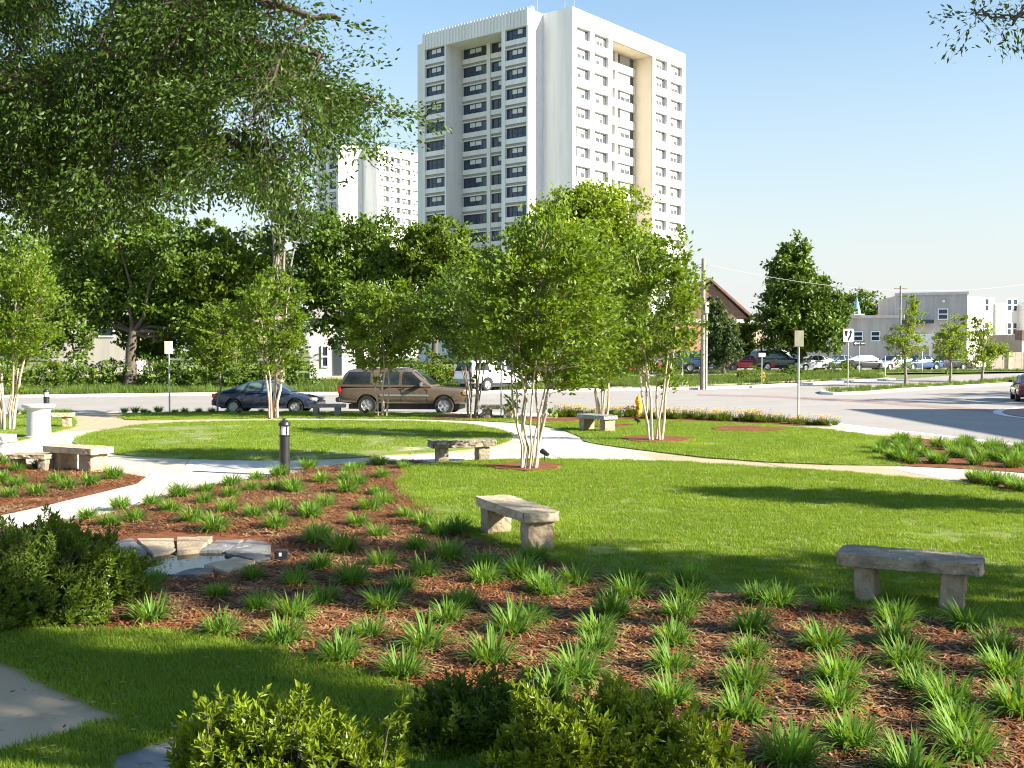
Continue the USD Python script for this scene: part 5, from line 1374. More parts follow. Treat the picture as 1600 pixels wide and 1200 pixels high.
# garden spotlights
def spotlight(label, p, rz, white=False):
    t = thing('garden_spotlight', label, 'spotlight', 'garden spotlights at the feet of trees', p, rz, 0.75)
    m = MB(); m.tube([[0, 0, -0.03], [0, 0, 0.22]], 0.016, 8); part('stake', m.out, MAT['black_metal'], t)
    m = MB(); m.tube([[-0.13, 0, 0.20], [0.02, 0, 0.27], [0.11, 0, 0.31]], [0.055, 0.075, 0.085], 16); part('lamp_head', m.out, MAT['black_metal'], t)
    m = MB(); m.tube([[0.111, 0, 0.310], [0.118, 0, 0.313]], 0.07, 16); part('lens', m.out, MAT['lamp_glass'], t)
for px, py, a, lab in [(996, 667, 2.2, 'black spotlight beside the tall myrtle stems'), (907, 655, 0.4, 'black spotlight at the back of the smooth grey bench'), (572, 652, 0.8, 'black spotlight by the myrtle before the brown vehicle'), (374, 652, 0.4, 'black spotlight on the strip lawn before the sedan'), (851, 723, 2.4, 'small spotlight at the foot of the largest myrtle'), (753, 657, 0.5, 'spotlight beside the bench and the dark stemmed myrtle')]:
    p = G(px, py); p[2] = 0.03
    spotlight(lab, p, a)
p = G(440, 879)
t = thing('pond_light', 'small black box light at the right end of the pond stones', 'light box', None, p, 0.2)
b_ = bevel_box(0.16, 0.14, 0.14, 0.015); b_.apply_translation([0, 0, 0.08]); part('housing', b_, MAT['black_metal'], t)
part('lens', MB().box(-0.03, 0.0, -0.076, -0.0705, 0.09, 0.13).out, MAT['lamp_glass'], t)

# pond
def at_z(px, py, z):
    r = ray(px, py); q = (CAM_H - z) / -r[2]
    return r[:2] * q
mat('stone_slate', (0.11, 0.11, 0.112), (0.20, 0.195, 0.19), 0.8, 4.0, bump=0.7, bscale=24, speck=((0.30, 0.29, 0.27), 6.0, 0.62))
t = thing('stone_pond', 'small round pond ringed by flat grey stones in the mulch', 'pond')
stones = [([(152, 852), (205, 839), (231, 860), (190, 874), (165, 872)], 'stone_slate'), ([(213, 841), (272, 840), (274, 859), (240, 865), (232, 858)], 'stone_tan'), ([(276, 839), (333, 838), (312, 859), (276, 863)], 'stone_leg'),
          ([(311, 859), (338, 843), (381, 842), (349, 859)], 'stone_slate'), ([(350, 862), (389, 841), (424, 850), (423, 871), (396, 874)], 'stone_slate'), ([(318, 882), (366, 870), (400, 876), (352, 892)], 'stone_tan'), ([(268, 896), (306, 884), (336, 886), (326, 894)], 'stone_slate'), ([(200, 893), (226, 886), (262, 896), (228, 902)], 'stone_slate'), ([(160, 884), (192, 878), (202, 890), (176, 897)], 'stone_grey')]
for k, (pp, mn) in enumerate(stones):
    pg = sg.Polygon([at_z(x, y, 0.075) for x, y in pp]).buffer(0)
    pg = pg.buffer(0.03, join_style=1).buffer(-0.035)
    e = trimesh.creation.extrude_polygon(pg, 0.115, engine='earcut')
    v, f = trimesh.remesh.subdivide_to_size(e.vertices, e.faces, 0.06)
    v = v + (np.array([meshkit.fbm(v * 7 + k, 3, k), meshkit.fbm(v * 7 + 9 + k, 3, k + 1), meshkit.fbm(v * 6 + 5 + k, 3, k + 2)]).T - 0.5) * np.array([0.03, 0.03, 0.035])
    v[:, 2] += -0.05 + 0.008 * (k % 3) - (0.008 if k >= 5 else 0)
    part('rim_stone', (v, f), MAT[mn], t, smooth=40)
n_ = {'p': ('principled_bsdf', {'base_color': (0.012, 0.014, 0.010), 'roughness': 0.02, 'specular_ior_level': 0.12}), 'n': ('noise_texture', {'scale': 9.0}), 'b': ('bump', {'strength': 0.012, 'distance': 0.02}), 'g': ('geometry', {})}
MAT['pond_water'] = usdkit.material(stage, L + 'pond_water', n_, [('g.position', 'n.vector'), ('n.fac', 'b.height'), ('b.normal', 'p.normal')], surface='p.BSDF')
wp = sg.Polygon([at_z(x, y, 0.035) for x, y in [(195, 872), (230, 866), (275, 862), (320, 862), (355, 866), (360, 878), (320, 890), (270, 897), (220, 897), (196, 888)]])
part('water', MB().prism(wp, 0.016, 0.032).out, MAT['pond_water'], t)

# ------------------------------------------------------------------ signs, poles, wires
def pole_sign(name, label, p, h, plate_w, plate_h, front, rz=0.0, pole_r=0.03, extra=None, cat='sign', pm='galvanised'):
    t = thing(name, label, cat, None, p, rz)
    m = MB(); m.tube([[0, 0, -0.1], [0, 0, h]], pole_r, 8); part('post', m.out, MAT[pm], t)
    if plate_w:
        b = bevel_box(plate_w, 0.012, plate_h, 0.004); b.apply_translation([0, -pole_r - 0.008, h - plate_h / 2 + 0.03])
        part('plate', b, MAT[front], t)
    if extra:
        extra(t, h - plate_h / 2 + 0.03, -pole_r - 0.0145)
    return t
def wtext(t, s, height, x, y, z, m_, name='lettering'):
    tm = meshkit.text_mesh(s, height, 0.003, True)
    c = tm.bounds.mean(0)
    v = np.array(tm.vertices) - c
    part(name, (np.column_stack([v[:, 0] + x, v[:, 2] * 1 + y, v[:, 1] + z]), tm.faces), MAT[m_], t)
def poly_plate(t, pts, x, y, z, m_, name, th=0.003):
    m = trimesh.creation.extrude_polygon(sg.Polygon(pts).buffer(0), th, engine='earcut')
    v = np.array(m.vertices)
    part(name, (np.column_stack([v[:, 0] + x, -v[:, 2] + y, v[:, 1] + z]), m.faces), MAT[m_], t)
p = G(265, 647)
pole_sign('street_sign', 'small cream sign on a grey post by the left kerb', p, 2.85, 0.32, 0.50, 'sign_cream', 0.15, 0.032, lambda t, z, y: poly_plate(t, [(-0.012, -0.2), (0.012, -0.2), (0.012, 0.2), (-0.012, 0.2)], 0.0, y, z, 'galvanised', 'back_rib'))
p = G(1247, 662)
def back_bits(t, z, y):
    m = MB(); m.tube([[0, y - 0.004, z + 0.18], [0, y + 0.004, z + 0.18]], 0.013, 8); part('bolt', m.out, MAT['galvanised'], t)
pole_sign('street_sign', 'sign seen from its plain grey back beside the yellow flowers', p, 3.16, 0.32, 0.55, 'sign_back', 0.05, 0.035, back_bits)
p = G(1324.5, 606.5); p[2] += 0.05
def keep_right(t, z, y):
    poly_plate(t, [(-0.24, 0.30), (-0.04, 0.30), (-0.08, -0.02), (-0.14, -0.06), (-0.20, -0.02)], 0, y, z, 'sign_black', 'island_symbol')
    a = [(-0.02, -0.34), (0.07, -0.34), (0.08, -0.20), (0.17, -0.06), (0.205, 0.10), (0.20, 0.17), (0.27, 0.15), (0.15, 0.36), (0.02, 0.17), (0.10, 0.18), (0.10, 0.10), (0.07, -0.01), (-0.02, -0.16)]
    poly_plate(t, a, 0, y, z, 'sign_black', 'arrow')
pole_sign('keep_right_sign', 'white keep right sign with black curved arrow on the median', p, 3.75, 0.64, 0.84, 'sign_white', 0.0, 0.035, keep_right)
p = G(1342, 584.0)
def one_way(t, z, y):
    poly_plate(t, [(-0.45, 0.0), (-0.30, 0.12), (-0.30, 0.05), (-0.24, 0.05), (-0.24, -0.05), (-0.30, -0.05), (-0.30, -0.12)], 0, y, z, 'sign_white', 'arrow')
    wtext(t, 'ONE WAY', 0.13, 0.12, y, z, 'sign_white')
pole_sign('one_way_sign', 'black one way sign with white arrow pointing left', p, 2.75, 1.0, 0.36, 'sign_black', 0.0, 0.035, one_way)
p = G(1190, 598.5)
pole_sign('street_sign', 'narrow white sign on a thin post beside the far hydrant', p, 2.1, 0.50, 0.25, 'sign_white', 0.2, 0.035, lambda t, z, y: poly_plate(t, [(-0.15, -0.03), (0.15, -0.03), (0.15, 0.03), (-0.15, 0.03)], 0, y, z, 'wall_slot', 'dark_line'))
p = G(1147, 581)
pole_sign('street_sign', 'white sign on a dark post in front of the iron fence', p, 2.6, 0.38, 0.75, 'sign_white', 0.0, 0.04, lambda t, z, y: poly_plate(t, [(-0.14, 0.05), (0.14, 0.05), (0.14, 0.12), (-0.14, 0.12)], 0, y, z, 'sign_red', 'red_line'), pm='black_metal')
p = G(783, 649)
pole_sign('street_sign', 'thin grey post before the white van with its sign in the leaves', p, 2.9, 0.30, 0.45, 'sign_back', 0.1, 0.03)
p = G(1066, 607)
t = pole_sign('street_name_sign', 'green street name sign half hidden behind the tall myrtle', p, 3.55, 0.0, 0.0, 'sign_green', -0.2, 0.03)
m = MB().box(-0.45, 0.45, -0.012, 0.012, 3.58, 3.82); part('name_plate', m.out, MAT['sign_green'], t)
m = MB().box(-0.012, 0.012, -0.4, 0.4, 3.33, 3.55); part('name_plate', m.out, MAT['sign_green'], t)
for px, py, h in ((1383, 587, 1.6), (1441, 581.5, 2.2)):
    p = G(px, py)
    pole_sign('bare_post', 'bare white post on the verge ' + ('left of the tallest median tree' if px < 1400 else 'before the blue car'), p, h, 0, 0, 'sign_white', 0, 0.05, cat='post', pm='sign_white')

# utility pole with conduit, transformer and wires
p = G(1098, 606.5)
t = thing('utility_pole', 'wooden utility pole with pale conduit on the far kerb', 'utility pole', None, p)
D_ = p[1]
hp_ = (606 - 404) / FPX * D_
m = MB(); m.tube([[0, 0, -0.2], [0, 0, hp_]], [0.17, 0.12], 10); part('post', m.out, MAT['wood_pole'], t)
m = MB(); m.tube([[0.22, -0.05, -0.1], [0.22, -0.05, hp_ * 0.58]], 0.065, 8); part('conduit', m.out, MAT['galvanised'], t)
m = MB().box(0.12, 0.34, -0.22, -0.02, hp_ * 0.58, hp_ * 0.66); part('meter_box', m.out, MAT['sign_white'], t)
m = MB(); m.tube([[-0.17, -0.16, -0.05], [-0.17, -0.16, hp_ * 0.27]], 0.05, 8); part('guard', m.out, MAT['trim_black'], t)
mb = MB()
top = p + np.array([0, 0, hp_ - 0.35]); far = gb(1640, 92) + np.array([0, 0, hgt(438, 92)])
s_ = np.linspace(0, 1, 24)[:, None]
wl_ = top * (1 - s_) + far * s_; wl_[:, 2] -= 1.3 * (4 * s_[:, 0] * (1 - s_[:, 0]))
mb.tube(wl_, 0.014, 4)
single('power_cable', mb.out, MAT['wall_slot'], 'thin power cable sagging across the sky from the utility pole', 'cable')
mb = MB(); w2 = top * (1 - s_) + (gb(560, 118) + np.array([0, 0, 9.0])) * s_; w2[:, 2] -= 1.0 * (4 * s_[:, 0] * (1 - s_[:, 0])); mb.tube(w2, 0.012, 4)
single('power_cable', mb.out, MAT['wall_slot'], 'second power cable running left behind the trees', 'cable')
t = thing('utility_pole', 'thin distant pole beside the grey three storey end wall', 'utility pole', None, gb(1406, 119))
m = MB(); m.tube([[0, 0, 0], [0, 0, hgt(447, 119)]], [0.16, 0.11], 8); part('post', m.out, MAT['wood_pole'], t)
m = MB().box(-0.7, 0.7, -0.06, 0.06, hgt(452, 119), hgt(452, 119) + 0.12); part('crossarm', m.out, MAT['wood_pole'], t)
t = thing('street_lamp', 'pale street lamp pole left of the conical tree', 'street lamp', None, gb(1181, 108))
hl = hgt(504, 108)
m = MB(); m.tube([[0, 0, 0], [0, 0, hl * 0.93], [0.25, 0, hl], [1.2, 0, hl + 0.1]], [0.12, 0.08, 0.06, 0.05], 8); part('pole', m.out, MAT['sign_cream'], t)
m = MB().box(1.0, 1.7, -0.12, 0.12, hl + 0.02, hl + 0.16); part('lamp_head', m.out, MAT['galvanised'], t)
t = thing('utility_pole', 'dark thin post in front of the parked dark green vehicle', 'utility pole', None, gb(1189.5, 100))
m = MB(); m.tube([[0, 0, 0], [0, 0, hgt(530, 100)]], 0.09, 8); part('post', m.out, MAT['trim_black'], t)
# blue finial on the low roof
t = thing('roof_cone', 'small blue green cone on the low grey wing roof', 'roof ornament', None, (gb(1342, 124)[0], 125.0, topz if False else CAM_H + (548 - 492) / FPX * 124))
part('cone', MB().lathe([(0.55, 0.0), (0.35, 0.9), (0.06, 2.0), (0, 2.1)], 12).out, MAT['cone_blue'], t)
part('base', MB().box(-0.7, 0.7, -0.7, 0.7, -0.02, 0.12).out, MAT['roof_pale'], t)

# iron fence by the car park
A_, B_ = gb(1108, 96.5), gb(1150, 96.5)
t = thing('iron_fence', 'black iron picket fence in front of the white parked cars', 'fence')
n = 6
for k in range(n + 1):
    q = A_ + (B_ - A_) * k / n
    part('post', MB().box(q[0] - .05, q[0] + .05, q[1] - .05, q[1] + .05, q[2], q[2] + 1.75).out, MAT['black_metal'], t)
for z in (0.25, 1.5):
    part('rail', MB().box(A_[0], B_[0], A_[1] - .02, A_[1] + .02, A_[2] + z, A_[2] + z + .05).out, MAT['black_metal'], t)
mb = MB()
for x in np.arange(A_[0] + .1, B_[0], 0.13):
    mb.box(x - .012, x + .012, A_[1] - .012, A_[1] + .012, A_[2] + .1, A_[2] + 1.65)
part('pickets', mb.out, MAT['black_metal'], t, kind='stuff')
# wooden fence at right
A_, B_ = gb(1546, 108), gb(1640, 108)
t = thing('wooden_fence', 'tan board fence below the sunlit building at the right edge', 'fence')
x = A_[0]; k = 0
while x < B_[0]:
    part('board', MB().box(x, x + 0.62, 108, 108.04, 0.7, 2.35 + 0.02 * (k % 3)).out, MAT['fence_wood'], t); x += 0.64; k += 1
for x in np.arange(A_[0], B_[0], 1.92):
    part('post', MB().box(x - .06, x + .06, 107.85, 107.99, 0.7, 2.5).out, MAT['sign_cream'], t)

# ------------------------------------------------------------------ vehicles
def interp(pts, x):
    p = np.array(pts, float)
    return np.interp(x, p[:, 0], p[:, 1])

def car(name, label, loc, head, sp, pnt, group=None, glass='car_glass', moulding=None, cover=False, detail=True):
    """x forward, y left. sp: L W belt-profile 'deck', 'sill', roof line 'roof' [(x,z)] from tail to nose, wheels, r"""
    t = thing(name, label, sp.get('cat', 'car'), group, loc, head)
    Lc, Wc, r = sp['L'], sp['W'], sp['r']
    hL = Lc / 2
    xs = np.unique(np.concatenate([np.linspace(-hL, hL, 56), [-hL + 0.015, -hL + 0.05, hL - 0.05, hL - 0.015]]))
    ns = 28
    ang = np.arange(ns) * 2 * np.pi / ns + np.pi / ns
    rings = []
    for x in xs:
        top, bot = interp(sp['deck'], x), interp(sp['sill'], x)
        e = abs(x) / hL
        w = Wc / 2 * (1 - sp.get('plan', 0.10) * e ** 5 - 0.05 * e ** 24)
        c, s_ = np.cos(ang), np.sin(ang)
        y = w * np.sign(c) * np.abs(c) ** (2 / 6.0)
        z = (top + bot) / 2 + (top - bot) / 2 * np.sign(s_) * np.abs(s_) ** (2 / 5.0)
        u = (z - bot) / (top - bot)
        y *= 1 - 0.10 * np.clip(u - 0.62, 0, 1) ** 1.3 - 0.10 * np.clip(0.28 - u, 0, 1)
        rings.append(np.column_stack([np.full(ns, x), y, z]))
    nr = len(rings)
    v = np.vstack(rings + [[[xs[0], 0, rings[0][:, 2].mean()]], [[xs[-1], 0, rings[-1][:, 2].mean()]]])
    i, j = np.meshgrid(np.arange(nr - 1), np.arange(ns), indexing='ij')
    q = np.stack([i * ns + j, (i + 1) * ns + j, (i + 1) * ns + (j + 1) % ns, i * ns + (j + 1) % ns], -1).reshape(-1, 4)
    k = np.arange(ns)
    f = np.vstack([q[:, [0, 1, 2]], q[:, [0, 2, 3]], np.stack([np.full(ns, nr * ns), k, (k + 1) % ns], 1), np.stack([np.full(ns, nr * ns + 1), (nr - 1) * ns + (k + 1) % ns, (nr - 1) * ns + k], 1)])
    body = trimesh.Trimesh(v, f, process=True)
    if body.volume < 0:
        body.invert()
    man = mf.Manifold(mf.Mesh(np.asarray(body.vertices, np.float32), np.asarray(body.faces, np.uint32)))
    for wx in sp['wheels']:
        for s_ in (-1, 1):
            cyl = mf.Manifold.cylinder(0.5, r * 1.16, r * 1.16, 28).rotate((90, 0, 0)).translate((wx, s_ * (Wc / 2) + 0.25, r * 1.04))
            man = man - cyl
    part('body', man, MAT[pnt], t, smooth=38)
    # greenhouse
    roof, belt = sp['roof'], sp['belt']
    gx0, gx1 = roof[0][0], roof[-1][0]
    zr = max(p[1] for p in roof); wb = Wc / 2 * sp.get('gw', 0.93); kt = sp.get('taper', 0.22); mm = 5.0
    gx = np.unique(np.concatenate([np.linspace(gx0, gx1, 44), [p[0] for p in roof]]))
    def gpt(x, yn):
        """surface of the greenhouse at x, yn in [-1,1] across the ring parameter"""
        zb, zt_ = interp(belt, x) - 0.04, interp(roof, x)
        a = np.pi * (1 - (yn + 1) / 2)
        c, s2 = np.cos(a), np.sin(a)
        z = zb + (zt_ - zb) * np.abs(s2) ** (2 / mm)
        y = wb * np.sign(c) * np.abs(c) ** (2 / mm) * (1 - kt * np.clip((z - zb) / (zr - zb), 0, 1))
        return np.array([x, -y * -1, z])
    m_ = 23
    yn = np.linspace(-1, 1, m_)
    gr = np.array([[gpt(x, y) for y in yn] for x in gx])
    n0 = len(gx)
    i, j = np.meshgrid(np.arange(n0 - 1), np.arange(m_ - 1), indexing='ij')
    q = np.stack([i * m_ + j, i * m_ + j + 1, (i + 1) * m_ + j + 1, (i + 1) * m_ + j], -1).reshape(-1, 4)
    gm = MB().add(gr.reshape(-1, 3), q)
    for e, idx in ((0, 0), (1, n0 - 1)):
        ring = gr[idx]; c_ = ring.mean(0)
        kk = np.arange(m_ - 1)
        gm.add(np.vstack([ring, c_]), np.stack([np.full(m_ - 1, m_), kk, kk + 1], 1))
    part('roof', gm.out, MAT['car_cover' if cover else pnt], t, smooth=40)
    def side_y(x, z):
        zb, zt_ = interp(belt, x) - 0.04, interp(roof, x)
        u = np.clip((z - zb) / max(zt_ - zb, 1e-3), 0, 0.995)
        return wb * (1 - u ** mm) ** (1 / mm) * (1 - kt * np.clip((z - zb) / (zr - zb), 0, 1))
    if not cover:
        for (a, b, c, d) in sp['side_windows']:      # bottom-rear, bottom-front, top-front, top-rear as (x,z)
            for s_ in (-1, 1):
                P = []
                for u in np.linspace(0, 1, 9):
                    for w_ in np.linspace(0, 1, 6):
                        lo = np.array(a) * (1 - u) + np.array(b) * u; hi = np.array(d) * (1 - u) + np.array(c) * u
                        x, z = lo * (1 - w_) + hi * w_
                        P.append([x, s_ * (side_y(x, z) + 0.008), z])
                i, j = np.meshgrid(np.arange(8), np.arange(5), indexing='ij')
                q = np.stack([i * 6 + j, (i + 1) * 6 + j, (i + 1) * 6 + j + 1, i * 6 + j + 1], -1).reshape(-1, 4)
                part('side_window', MB().add(P, q).out, MAT[glass], t, smooth=True)
        for nm, (x0, x1) in (('windscreen', sp['windscreen']), ('rear_window', sp['rear_window'])):
            P = []
            ys = np.linspace(-0.80, 0.80, 13)
            for u in np.linspace(0, 1, 7):
                x = x0 + (x1 - x0) * u
                for y_ in ys:
                    zt_ = interp(roof, x); zb = interp(belt, x) - 0.04
                    wz = wb * (1 - kt * np.clip((zt_ - zb) / (zr - zb), 0, 1))
                    z = zb + (zt_ - zb) * (1 - abs(y_) ** mm) ** (1 / mm)
                    off = 0.012 * (1 if x1 + x0 > 2 * (gx0 + gx1) / 2 else -1)
                    P.append([x + off, y_ * wz, z + 0.008])
            i, j = np.meshgrid(np.arange(6), np.arange(12), indexing='ij')
            q = np.stack([i * 13 + j, (i + 1) * 13 + j, (i + 1) * 13 + j + 1, i * 13 + j + 1], -1).reshape(-1, 4)
            part(nm, MB().add(P, q).out, MAT[glass], t, smooth=True)
    for wx in sp['wheels']:
        for s_ in (-1, 1):
            yo = s_ * (Wc / 2 - 0.02); yi = s_ * (Wc / 2 - 0.24)
            m = MB()
            prof = np.array([(r * 0.62, 0), (r * 0.95, 0.0), (r, 0.03), (r, 0.19), (r * 0.95, 0.22), (r * 0.62, 0.22)])
            tm = MB().lathe(prof, 30).out
            def place(vv):
                vv = np.asarray(vv)
                return np.column_stack([vv[:, 0] + wx, s_ * (Wc / 2 - 0.015 - vv[:, 2]), vv[:, 1] + r])
            wv, wf = tm
            wh = part('wheel', (place(wv), wf), MAT['tyre'], t, smooth=35)
            rim = MB().lathe([(0, 0.045), (r * 0.16, 0.03), (r * 0.20, 0.05), (r * 0.5, 0.07), (r * 0.58, 0.02), (r * 0.64, 0.012)], 30)
            if detail:
                for a in np.arange(5) * 2 * np.pi / 5:
                    ca, sa = math.cos(a), math.sin(a)
                    rim.add([[ca * u - sa * w_, sa * u + ca * w_, zz] for u, w_, zz in ((r * .14, -.035, .018), (r * .14, .035, .018), (r * .58, .045, .012), (r * .58, -.045, .012), (r * .14, -.035, .06), (r * .14, .035, .06), (r * .58, .045, .06), (r * .58, -.045, .06))], [[0, 1, 2, 3], [0, 4, 5, 1], [1, 5, 6, 2], [2, 6, 7, 3], [3, 7, 4, 0]])
            rv, rf = rim.out
            part('rim', (place(rv), rf), MAT['rim'], wh, smooth=35)
    def patch(nm, x, y0, y1, z0, z1, th, m__, sgn):
        lo, hi = sorted((x, x + sgn * th))
        part(nm, MB().box(lo, hi, y0, y1, z0, z1).out, MAT[m__], t)
    for s_ in (-1, 1):
        for nm, key, m__ in (('headlight', 'head', 'lens_clear'), ('tail_light', 'tail', 'lens_red')):
            hx, hy0, hy1, hz0, hz1, depth = sp[key]
            y0, y1 = sorted((s_ * hy0, s_ * hy1))
            b = bevel_box(depth, y1 - y0, hz1 - hz0, 0.02); b.apply_translation([hx, (y0 + y1) / 2, (hz0 + hz1) / 2])
            part(nm, b, MAT[m__], t)
        if sp.get('signal'):
            hx, hy0, hy1, hz0, hz1, depth = sp['signal']
            y0, y1 = sorted((s_ * hy0, s_ * hy1))
            b = bevel_box(depth, y1 - y0, hz1 - hz0, 0.015); b.apply_translation([hx, (y0 + y1) / 2, (hz0 + hz1) / 2])
            part('turn_signal', b, MAT['lens_amber'], t)
        mx, mz, ms = sp['mirror']
        b = bevel_box(0.10 * ms, 0.22 * ms, 0.15 * ms, 0.03); b.apply_translation([mx, s_ * (Wc / 2 + 0.08 * ms), mz]); part('mirror', b, MAT[sp.get('mirror_mat', pnt)], t)
        if detail:
            for hx in sp.get('handles', []):
                b = bevel_box(0.16, 0.03, 0.035, 0.01); b.apply_translation([hx, s_ * (side_y(hx, 0) * 0 + Wc / 2 - 0.012), sp['handle_z']]); part('door_handle', b, MAT['trim_black' if not sp.get('chrome') else 'chrome'], t)
            for lx in sp.get('door_lines', []):
                part('door_gap', MB().box(lx - 0.006, lx + 0.006, *sorted((s_ * (Wc / 2 - 0.015), s_ * (Wc / 2 + 0.002))), sp['gap'][0], sp['gap'][1]).out, MAT['trim_black'], t)
            if moulding:
                part('side_moulding', MB().box(sp['mould'][0], sp['mould'][1], *sorted((s_ * (Wc / 2 - 0.03), s_ * (Wc / 2 + 0.014))), sp['mould'][2], sp['mould'][2] + 0.07).out, MAT[moulding], t)
    for nm, key in (('front_bumper', 'fb'), ('rear_bumper', 'rb')):
        x, z0, z1, dep, m__ = sp[key]
        b = bevel_box(dep, Wc * 0.94, z1 - z0, 0.05); b.apply_translation([x, 0, (z0 + z1) / 2]); part(nm, b, MAT[pnt if m__ == 'body' else m__], t)
    x, yw, z0, z1, m__ = sp['grille']
    patch('grille', x, -yw, yw, z0, z1, 0.03, m__, 1)
    patch('number_plate', -hL - 0.0, -0.16, 0.16, sp['plate_z'], sp['plate_z'] + 0.12, 0.02, 'sign_white', -1)
    patch('underbody', -hL * 0.86, -Wc * 0.36, Wc * 0.36, sp['sill'][0][1] - 0.04 if False else 0.22, 0.42, 1.72 * hL, 'trim_black', 1)
    return t

def sedan(L_=4.5, W_=1.72, H_=1.40, boxy=0):
    h = L_ / 2; k = H_ / 1.40
    return dict(L=L_, W=W_, r=0.305, wheels=(-h * 0.585, h * 0.60), plan=0.14,
                deck=[(-h, 0.70 * k), (-h + 0.05, 0.86 * k), (-h + 0.35, 0.96 * k), (-h * 0.5, 0.96 * k), (0, 0.90 * k), (h * 0.45, 0.87 * k), (h * 0.75, 0.78 * k), (h - 0.15, 0.66 * k), (h - 0.03, 0.58 * k), (h, 0.50 * k)],
                sill=[(-h, 0.42), (-h + 0.06, 0.30), (-h + 0.4, 0.22), (h - 0.5, 0.20), (h - 0.08, 0.24), (h, 0.34)],
                roof=[(-h * 0.80, 0.97 * k), (-h * 0.62, 1.10 * k), (-h * 0.36, 1.33 * k), (-h * 0.18, 1.395 * k), (h * 0.02, 1.40 * k), (h * 0.16, 1.36 * k), (h * 0.34, 1.12 * k), (h * 0.50, 0.88 * k)],
                belt=[(-h, 0.95 * k), (-h * 0.3, 0.93 * k), (h * 0.5, 0.87 * k)], gw=0.94, taper=0.24,
                side_windows=[((-h * 0.56, 1.0 * k), (-h * 0.40, 0.98 * k), (-h * 0.34, 1.27 * k), (-h * 0.40, 1.24 * k)), ((-h * 0.36, 0.975 * k), (-h * 0.06, 0.955 * k), (-h * 0.05, 1.31 * k), (-h * 0.28, 1.30 * k)), ((-h * 0.02, 0.955 * k), (h * 0.36, 0.935 * k), (h * 0.155, 1.30 * k), (-h * 0.01, 1.315 * k))],
                windscreen=(h * 0.175, h * 0.47), rear_window=(-h * 0.38, -h * 0.74),
                head=(h - 0.12, W_ * 0.24, W_ * 0.455, 0.56 * k, 0.68 * k, 0.22), tail=(-h + 0.06, W_ * 0.22, W_ * 0.455, 0.68 * k, 0.84 * k, 0.14), signal=(h - 0.22, W_ * 0.44, W_ * 0.475, 0.58, 0.66, 0.14),
                mirror=(h * 0.30, 0.98 * k, 0.9), handles=(-h * 0.30, h * 0.06), handle_z=0.84 * k, door_lines=(-h * 0.04, -h * 0.42, h * 0.40), gap=(0.32, 0.88 * k), mould=(-h * 0.38, h * 0.38, 0.55),
                fb=(h - 0.05, 0.30, 0.52, 0.16, 'body'), rb=(-h + 0.05, 0.34, 0.60, 0.16, 'body'), grille=(h - 0.03, 0.32, 0.54 * k, 0.62 * k, 'trim_black'), plate_z=0.62)

def big_suv(L_=5.55, W_=2.0, H_=1.90):
    h = L_ / 2
    return dict(L=L_, W=W_, r=0.385, wheels=(-h * 0.55, h * 0.635), plan=0.07, cat='suv',
                deck=[(-h, 1.02), (-h + 0.06, 1.20), (-h * 0.5, 1.20), (h * 0.35, 1.18), (h * 0.5, 1.16), (h * 0.86, 1.08), (h - 0.10, 1.03), (h, 0.92)],
                sill=[(-h, 0.58), (-h + 0.1, 0.46), (-h + 0.6, 0.42), (h - 0.9, 0.40), (h - 0.1, 0.44), (h, 0.54)],
                roof=[(-h * 0.99, 1.17), (-h * 0.93, 1.60), (-h * 0.88, 1.80), (-h * 0.78, 1.87), (-h * 0.2, 1.90), (h * 0.06, 1.88), (h * 0.15, 1.82), (h * 0.32, 1.46), (h * 0.44, 1.19)],
                belt=[(-h, 1.18), (h * 0.5, 1.16)], gw=0.955, taper=0.13,
                side_windows=[((-h * 0.93, 1.24), (-h * 0.50, 1.24), (-h * 0.50, 1.74), (-h * 0.84, 1.73)), ((-h * 0.36, 1.24), (-h * 0.29, 1.24), (-h * 0.29, 1.75), (-h * 0.31, 1.75)), ((-h * 0.275, 1.24), (-h * 0.055, 1.24), (-h * 0.055, 1.75), (-h * 0.275, 1.75)), ((h * 0.0, 1.24), (h * 0.345, 1.22), (h * 0.13, 1.74), (h * 0.0, 1.75))],
                windscreen=(h * 0.16, h * 0.425), rear_window=(-h * 0.90, -h * 0.985),
                head=(h - 0.08, W_ * 0.27, W_ * 0.475, 0.82, 1.0, 0.18), tail=(-h + 0.04, W_ * 0.40, W_ * 0.475, 0.85, 1.2, 0.12), signal=(h - 0.12, W_ * 0.43, W_ * 0.485, 0.84, 0.98, 0.2),
                mirror=(h * 0.30, 1.25, 1.15), mirror_mat='chrome', handles=(-h * 0.26, h * 0.02), handle_z=1.09, chrome=False, door_lines=(-h * 0.02, -h * 0.31, h * 0.38), gap=(0.50, 1.15), mould=(-h * 0.35, h * 0.40, 0.76),
                fb=(h - 0.02, 0.46, 0.76, 0.22, 'chrome'), rb=(-h - 0.02, 0.50, 0.70, 0.22, 'trim_black'), grille=(h - 0.05, 0.60, 0.80, 1.0, 'trim_black'), plate_z=0.82)

def wagon():
    s = big_suv(5.6, 2.0, 2.0); h = 2.8
    s['head'] = (h - 0.08, .5, .9, .8, .98, .18); s['fb'] = (h - .02, .46, .72, .2, 'chrome'); s['rb'] = (-h - .02, .5, .7, .2, 'chrome'); s['cat'] = 'van'
    return s

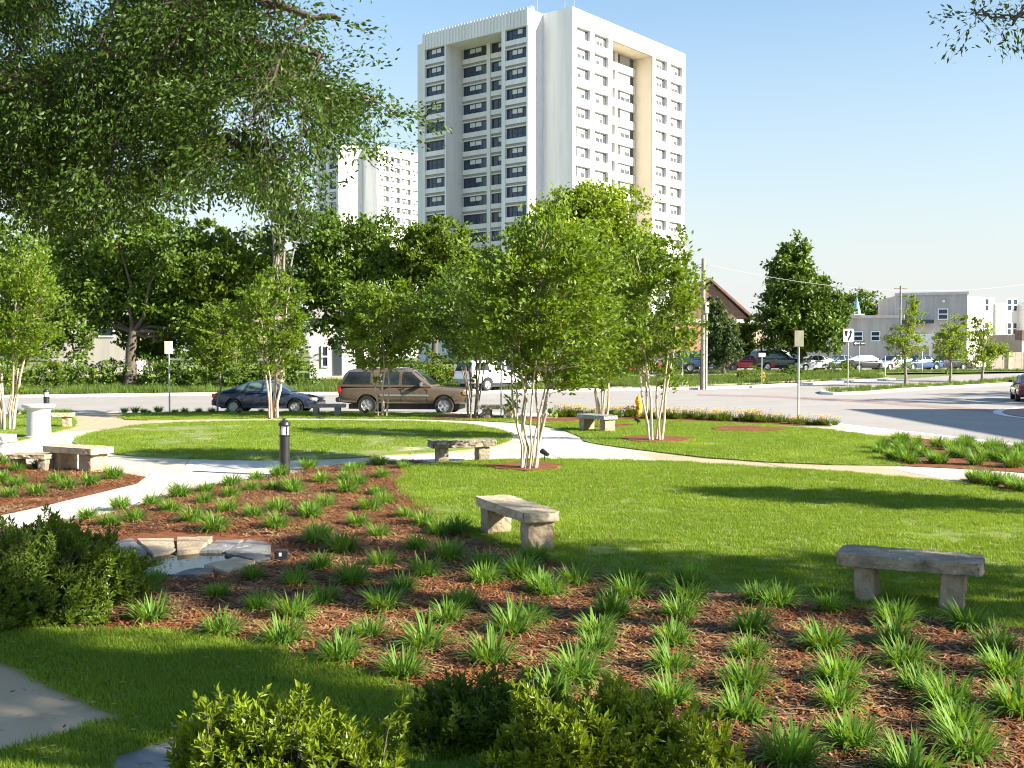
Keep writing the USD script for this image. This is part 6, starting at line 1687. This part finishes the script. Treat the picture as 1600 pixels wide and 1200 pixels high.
def onroad(px, py, z=-0.10):
    p = G(px, py); p[2] += z
    return p
p = onroad(421, 641.5)
car('parked_sedan', 'dark navy blue sedan on the street left of the brown vehicle', p, R(-3), sedan(4.35, 1.72, 1.38), 'paint_navy', glass='car_glass_green')
p = onroad(637, 642.5)
bs = big_suv(5.35)
sv = car('parked_suv', 'large brown bronze sport utility vehicle on the street', p, R(-7), bs, 'paint_bronze', moulding='galvanised')
for s_ in (-1, 1):
    m = MB(); m.tube([[-2.1, s_ * 0.72, 1.93], [-1.9, s_ * 0.72, 1.955], [0.0, s_ * 0.72, 1.97], [0.2, s_ * 0.72, 1.92]], 0.022, 6); part('roof_rail', m.out, MAT['trim_black'], sv)
p = G(777, 609.0)
car('parked_van', 'white van parked on the grass verge behind the myrtle', p, R(40), wagon(), 'paint_white')
p = onroad(1611, 622.5)
car('parked_sedan', 'dark maroon sedan seen from behind cut by the right picture edge', p, R(70), sedan(4.6, 1.76, 1.42), 'paint_maroon')
GL = 'cars in the car park'
lot = [('red sedan with a dark front facing left in the car park', 1170, 579, 170, 'paint_red', 0), ('dark green estate car beside the red sedan', 1213, 579, 15, 'paint_green', 2), ('silver sedan with bright windscreen under the conical tree', 1270, 579, 200, 'paint_silver', 0), ('dark blue grey sedan left of the covered car', 1312, 578.5, 195, 'paint_bluegrey', 0), ('car under a white cover', 1354, 579, 15, 'paint_black', 1),
       ('pale silver sedan right of the covered car', 1398, 578.5, 205, 'paint_silver', 0), ('bright blue sedan in front of the balcony', 1436, 578.2, 200, 'paint_blue', 0), ('black sedan before the dark hedge', 1478, 577.8, 190, 'paint_black', 0), ('white sedan behind the left end of the iron fence', 1114, 577.5, 70, 'paint_white', 0), ('white sedan behind the iron fence right of the first', 1132, 576.8, 70, 'paint_white', 0),
       ('maroon estate car behind the red sedan', 1152, 575.6, 60, 'paint_maroon', 2), ('blue grey estate car behind the red sedan roof', 1180, 575.4, 170, 'paint_bluegrey', 2), ('white estate car behind the dark green one', 1214, 575.2, 170, 'paint_white', 2), ('red sedan half hidden behind the tall myrtle', 995, 584.5, 185, 'paint_red', 0), ('dark sedan under the conical tree trunk', 1240, 577.0, 100, 'paint_black', 0), ('blue van hidden behind the tall myrtle leaves', 1055, 581, 170, 'paint_blue', 2)]
for lab, px, py, a, pt, kind in lot:
    sp_ = sedan(4.5, 1.74, 1.43) if kind != 2 else big_suv(4.9, 1.85, 1.8)
    if kind == 2:
        h_ = 2.45; sp_['head'] = (h_ - .08, .5, .87, .8, .98, .18); sp_['fb'] = (h_ - .02, .46, .72, .2, 'body'); sp_['rb'] = (-h_ - .02, .5, .7, .2, 'body'); sp_['mirror_mat'] = pt
    p = G(px, py)
    car('parked_' + ('estate_car' if kind == 2 else 'car'), lab, p, R(a), sp_, pt, cover=(kind == 1), detail=False)
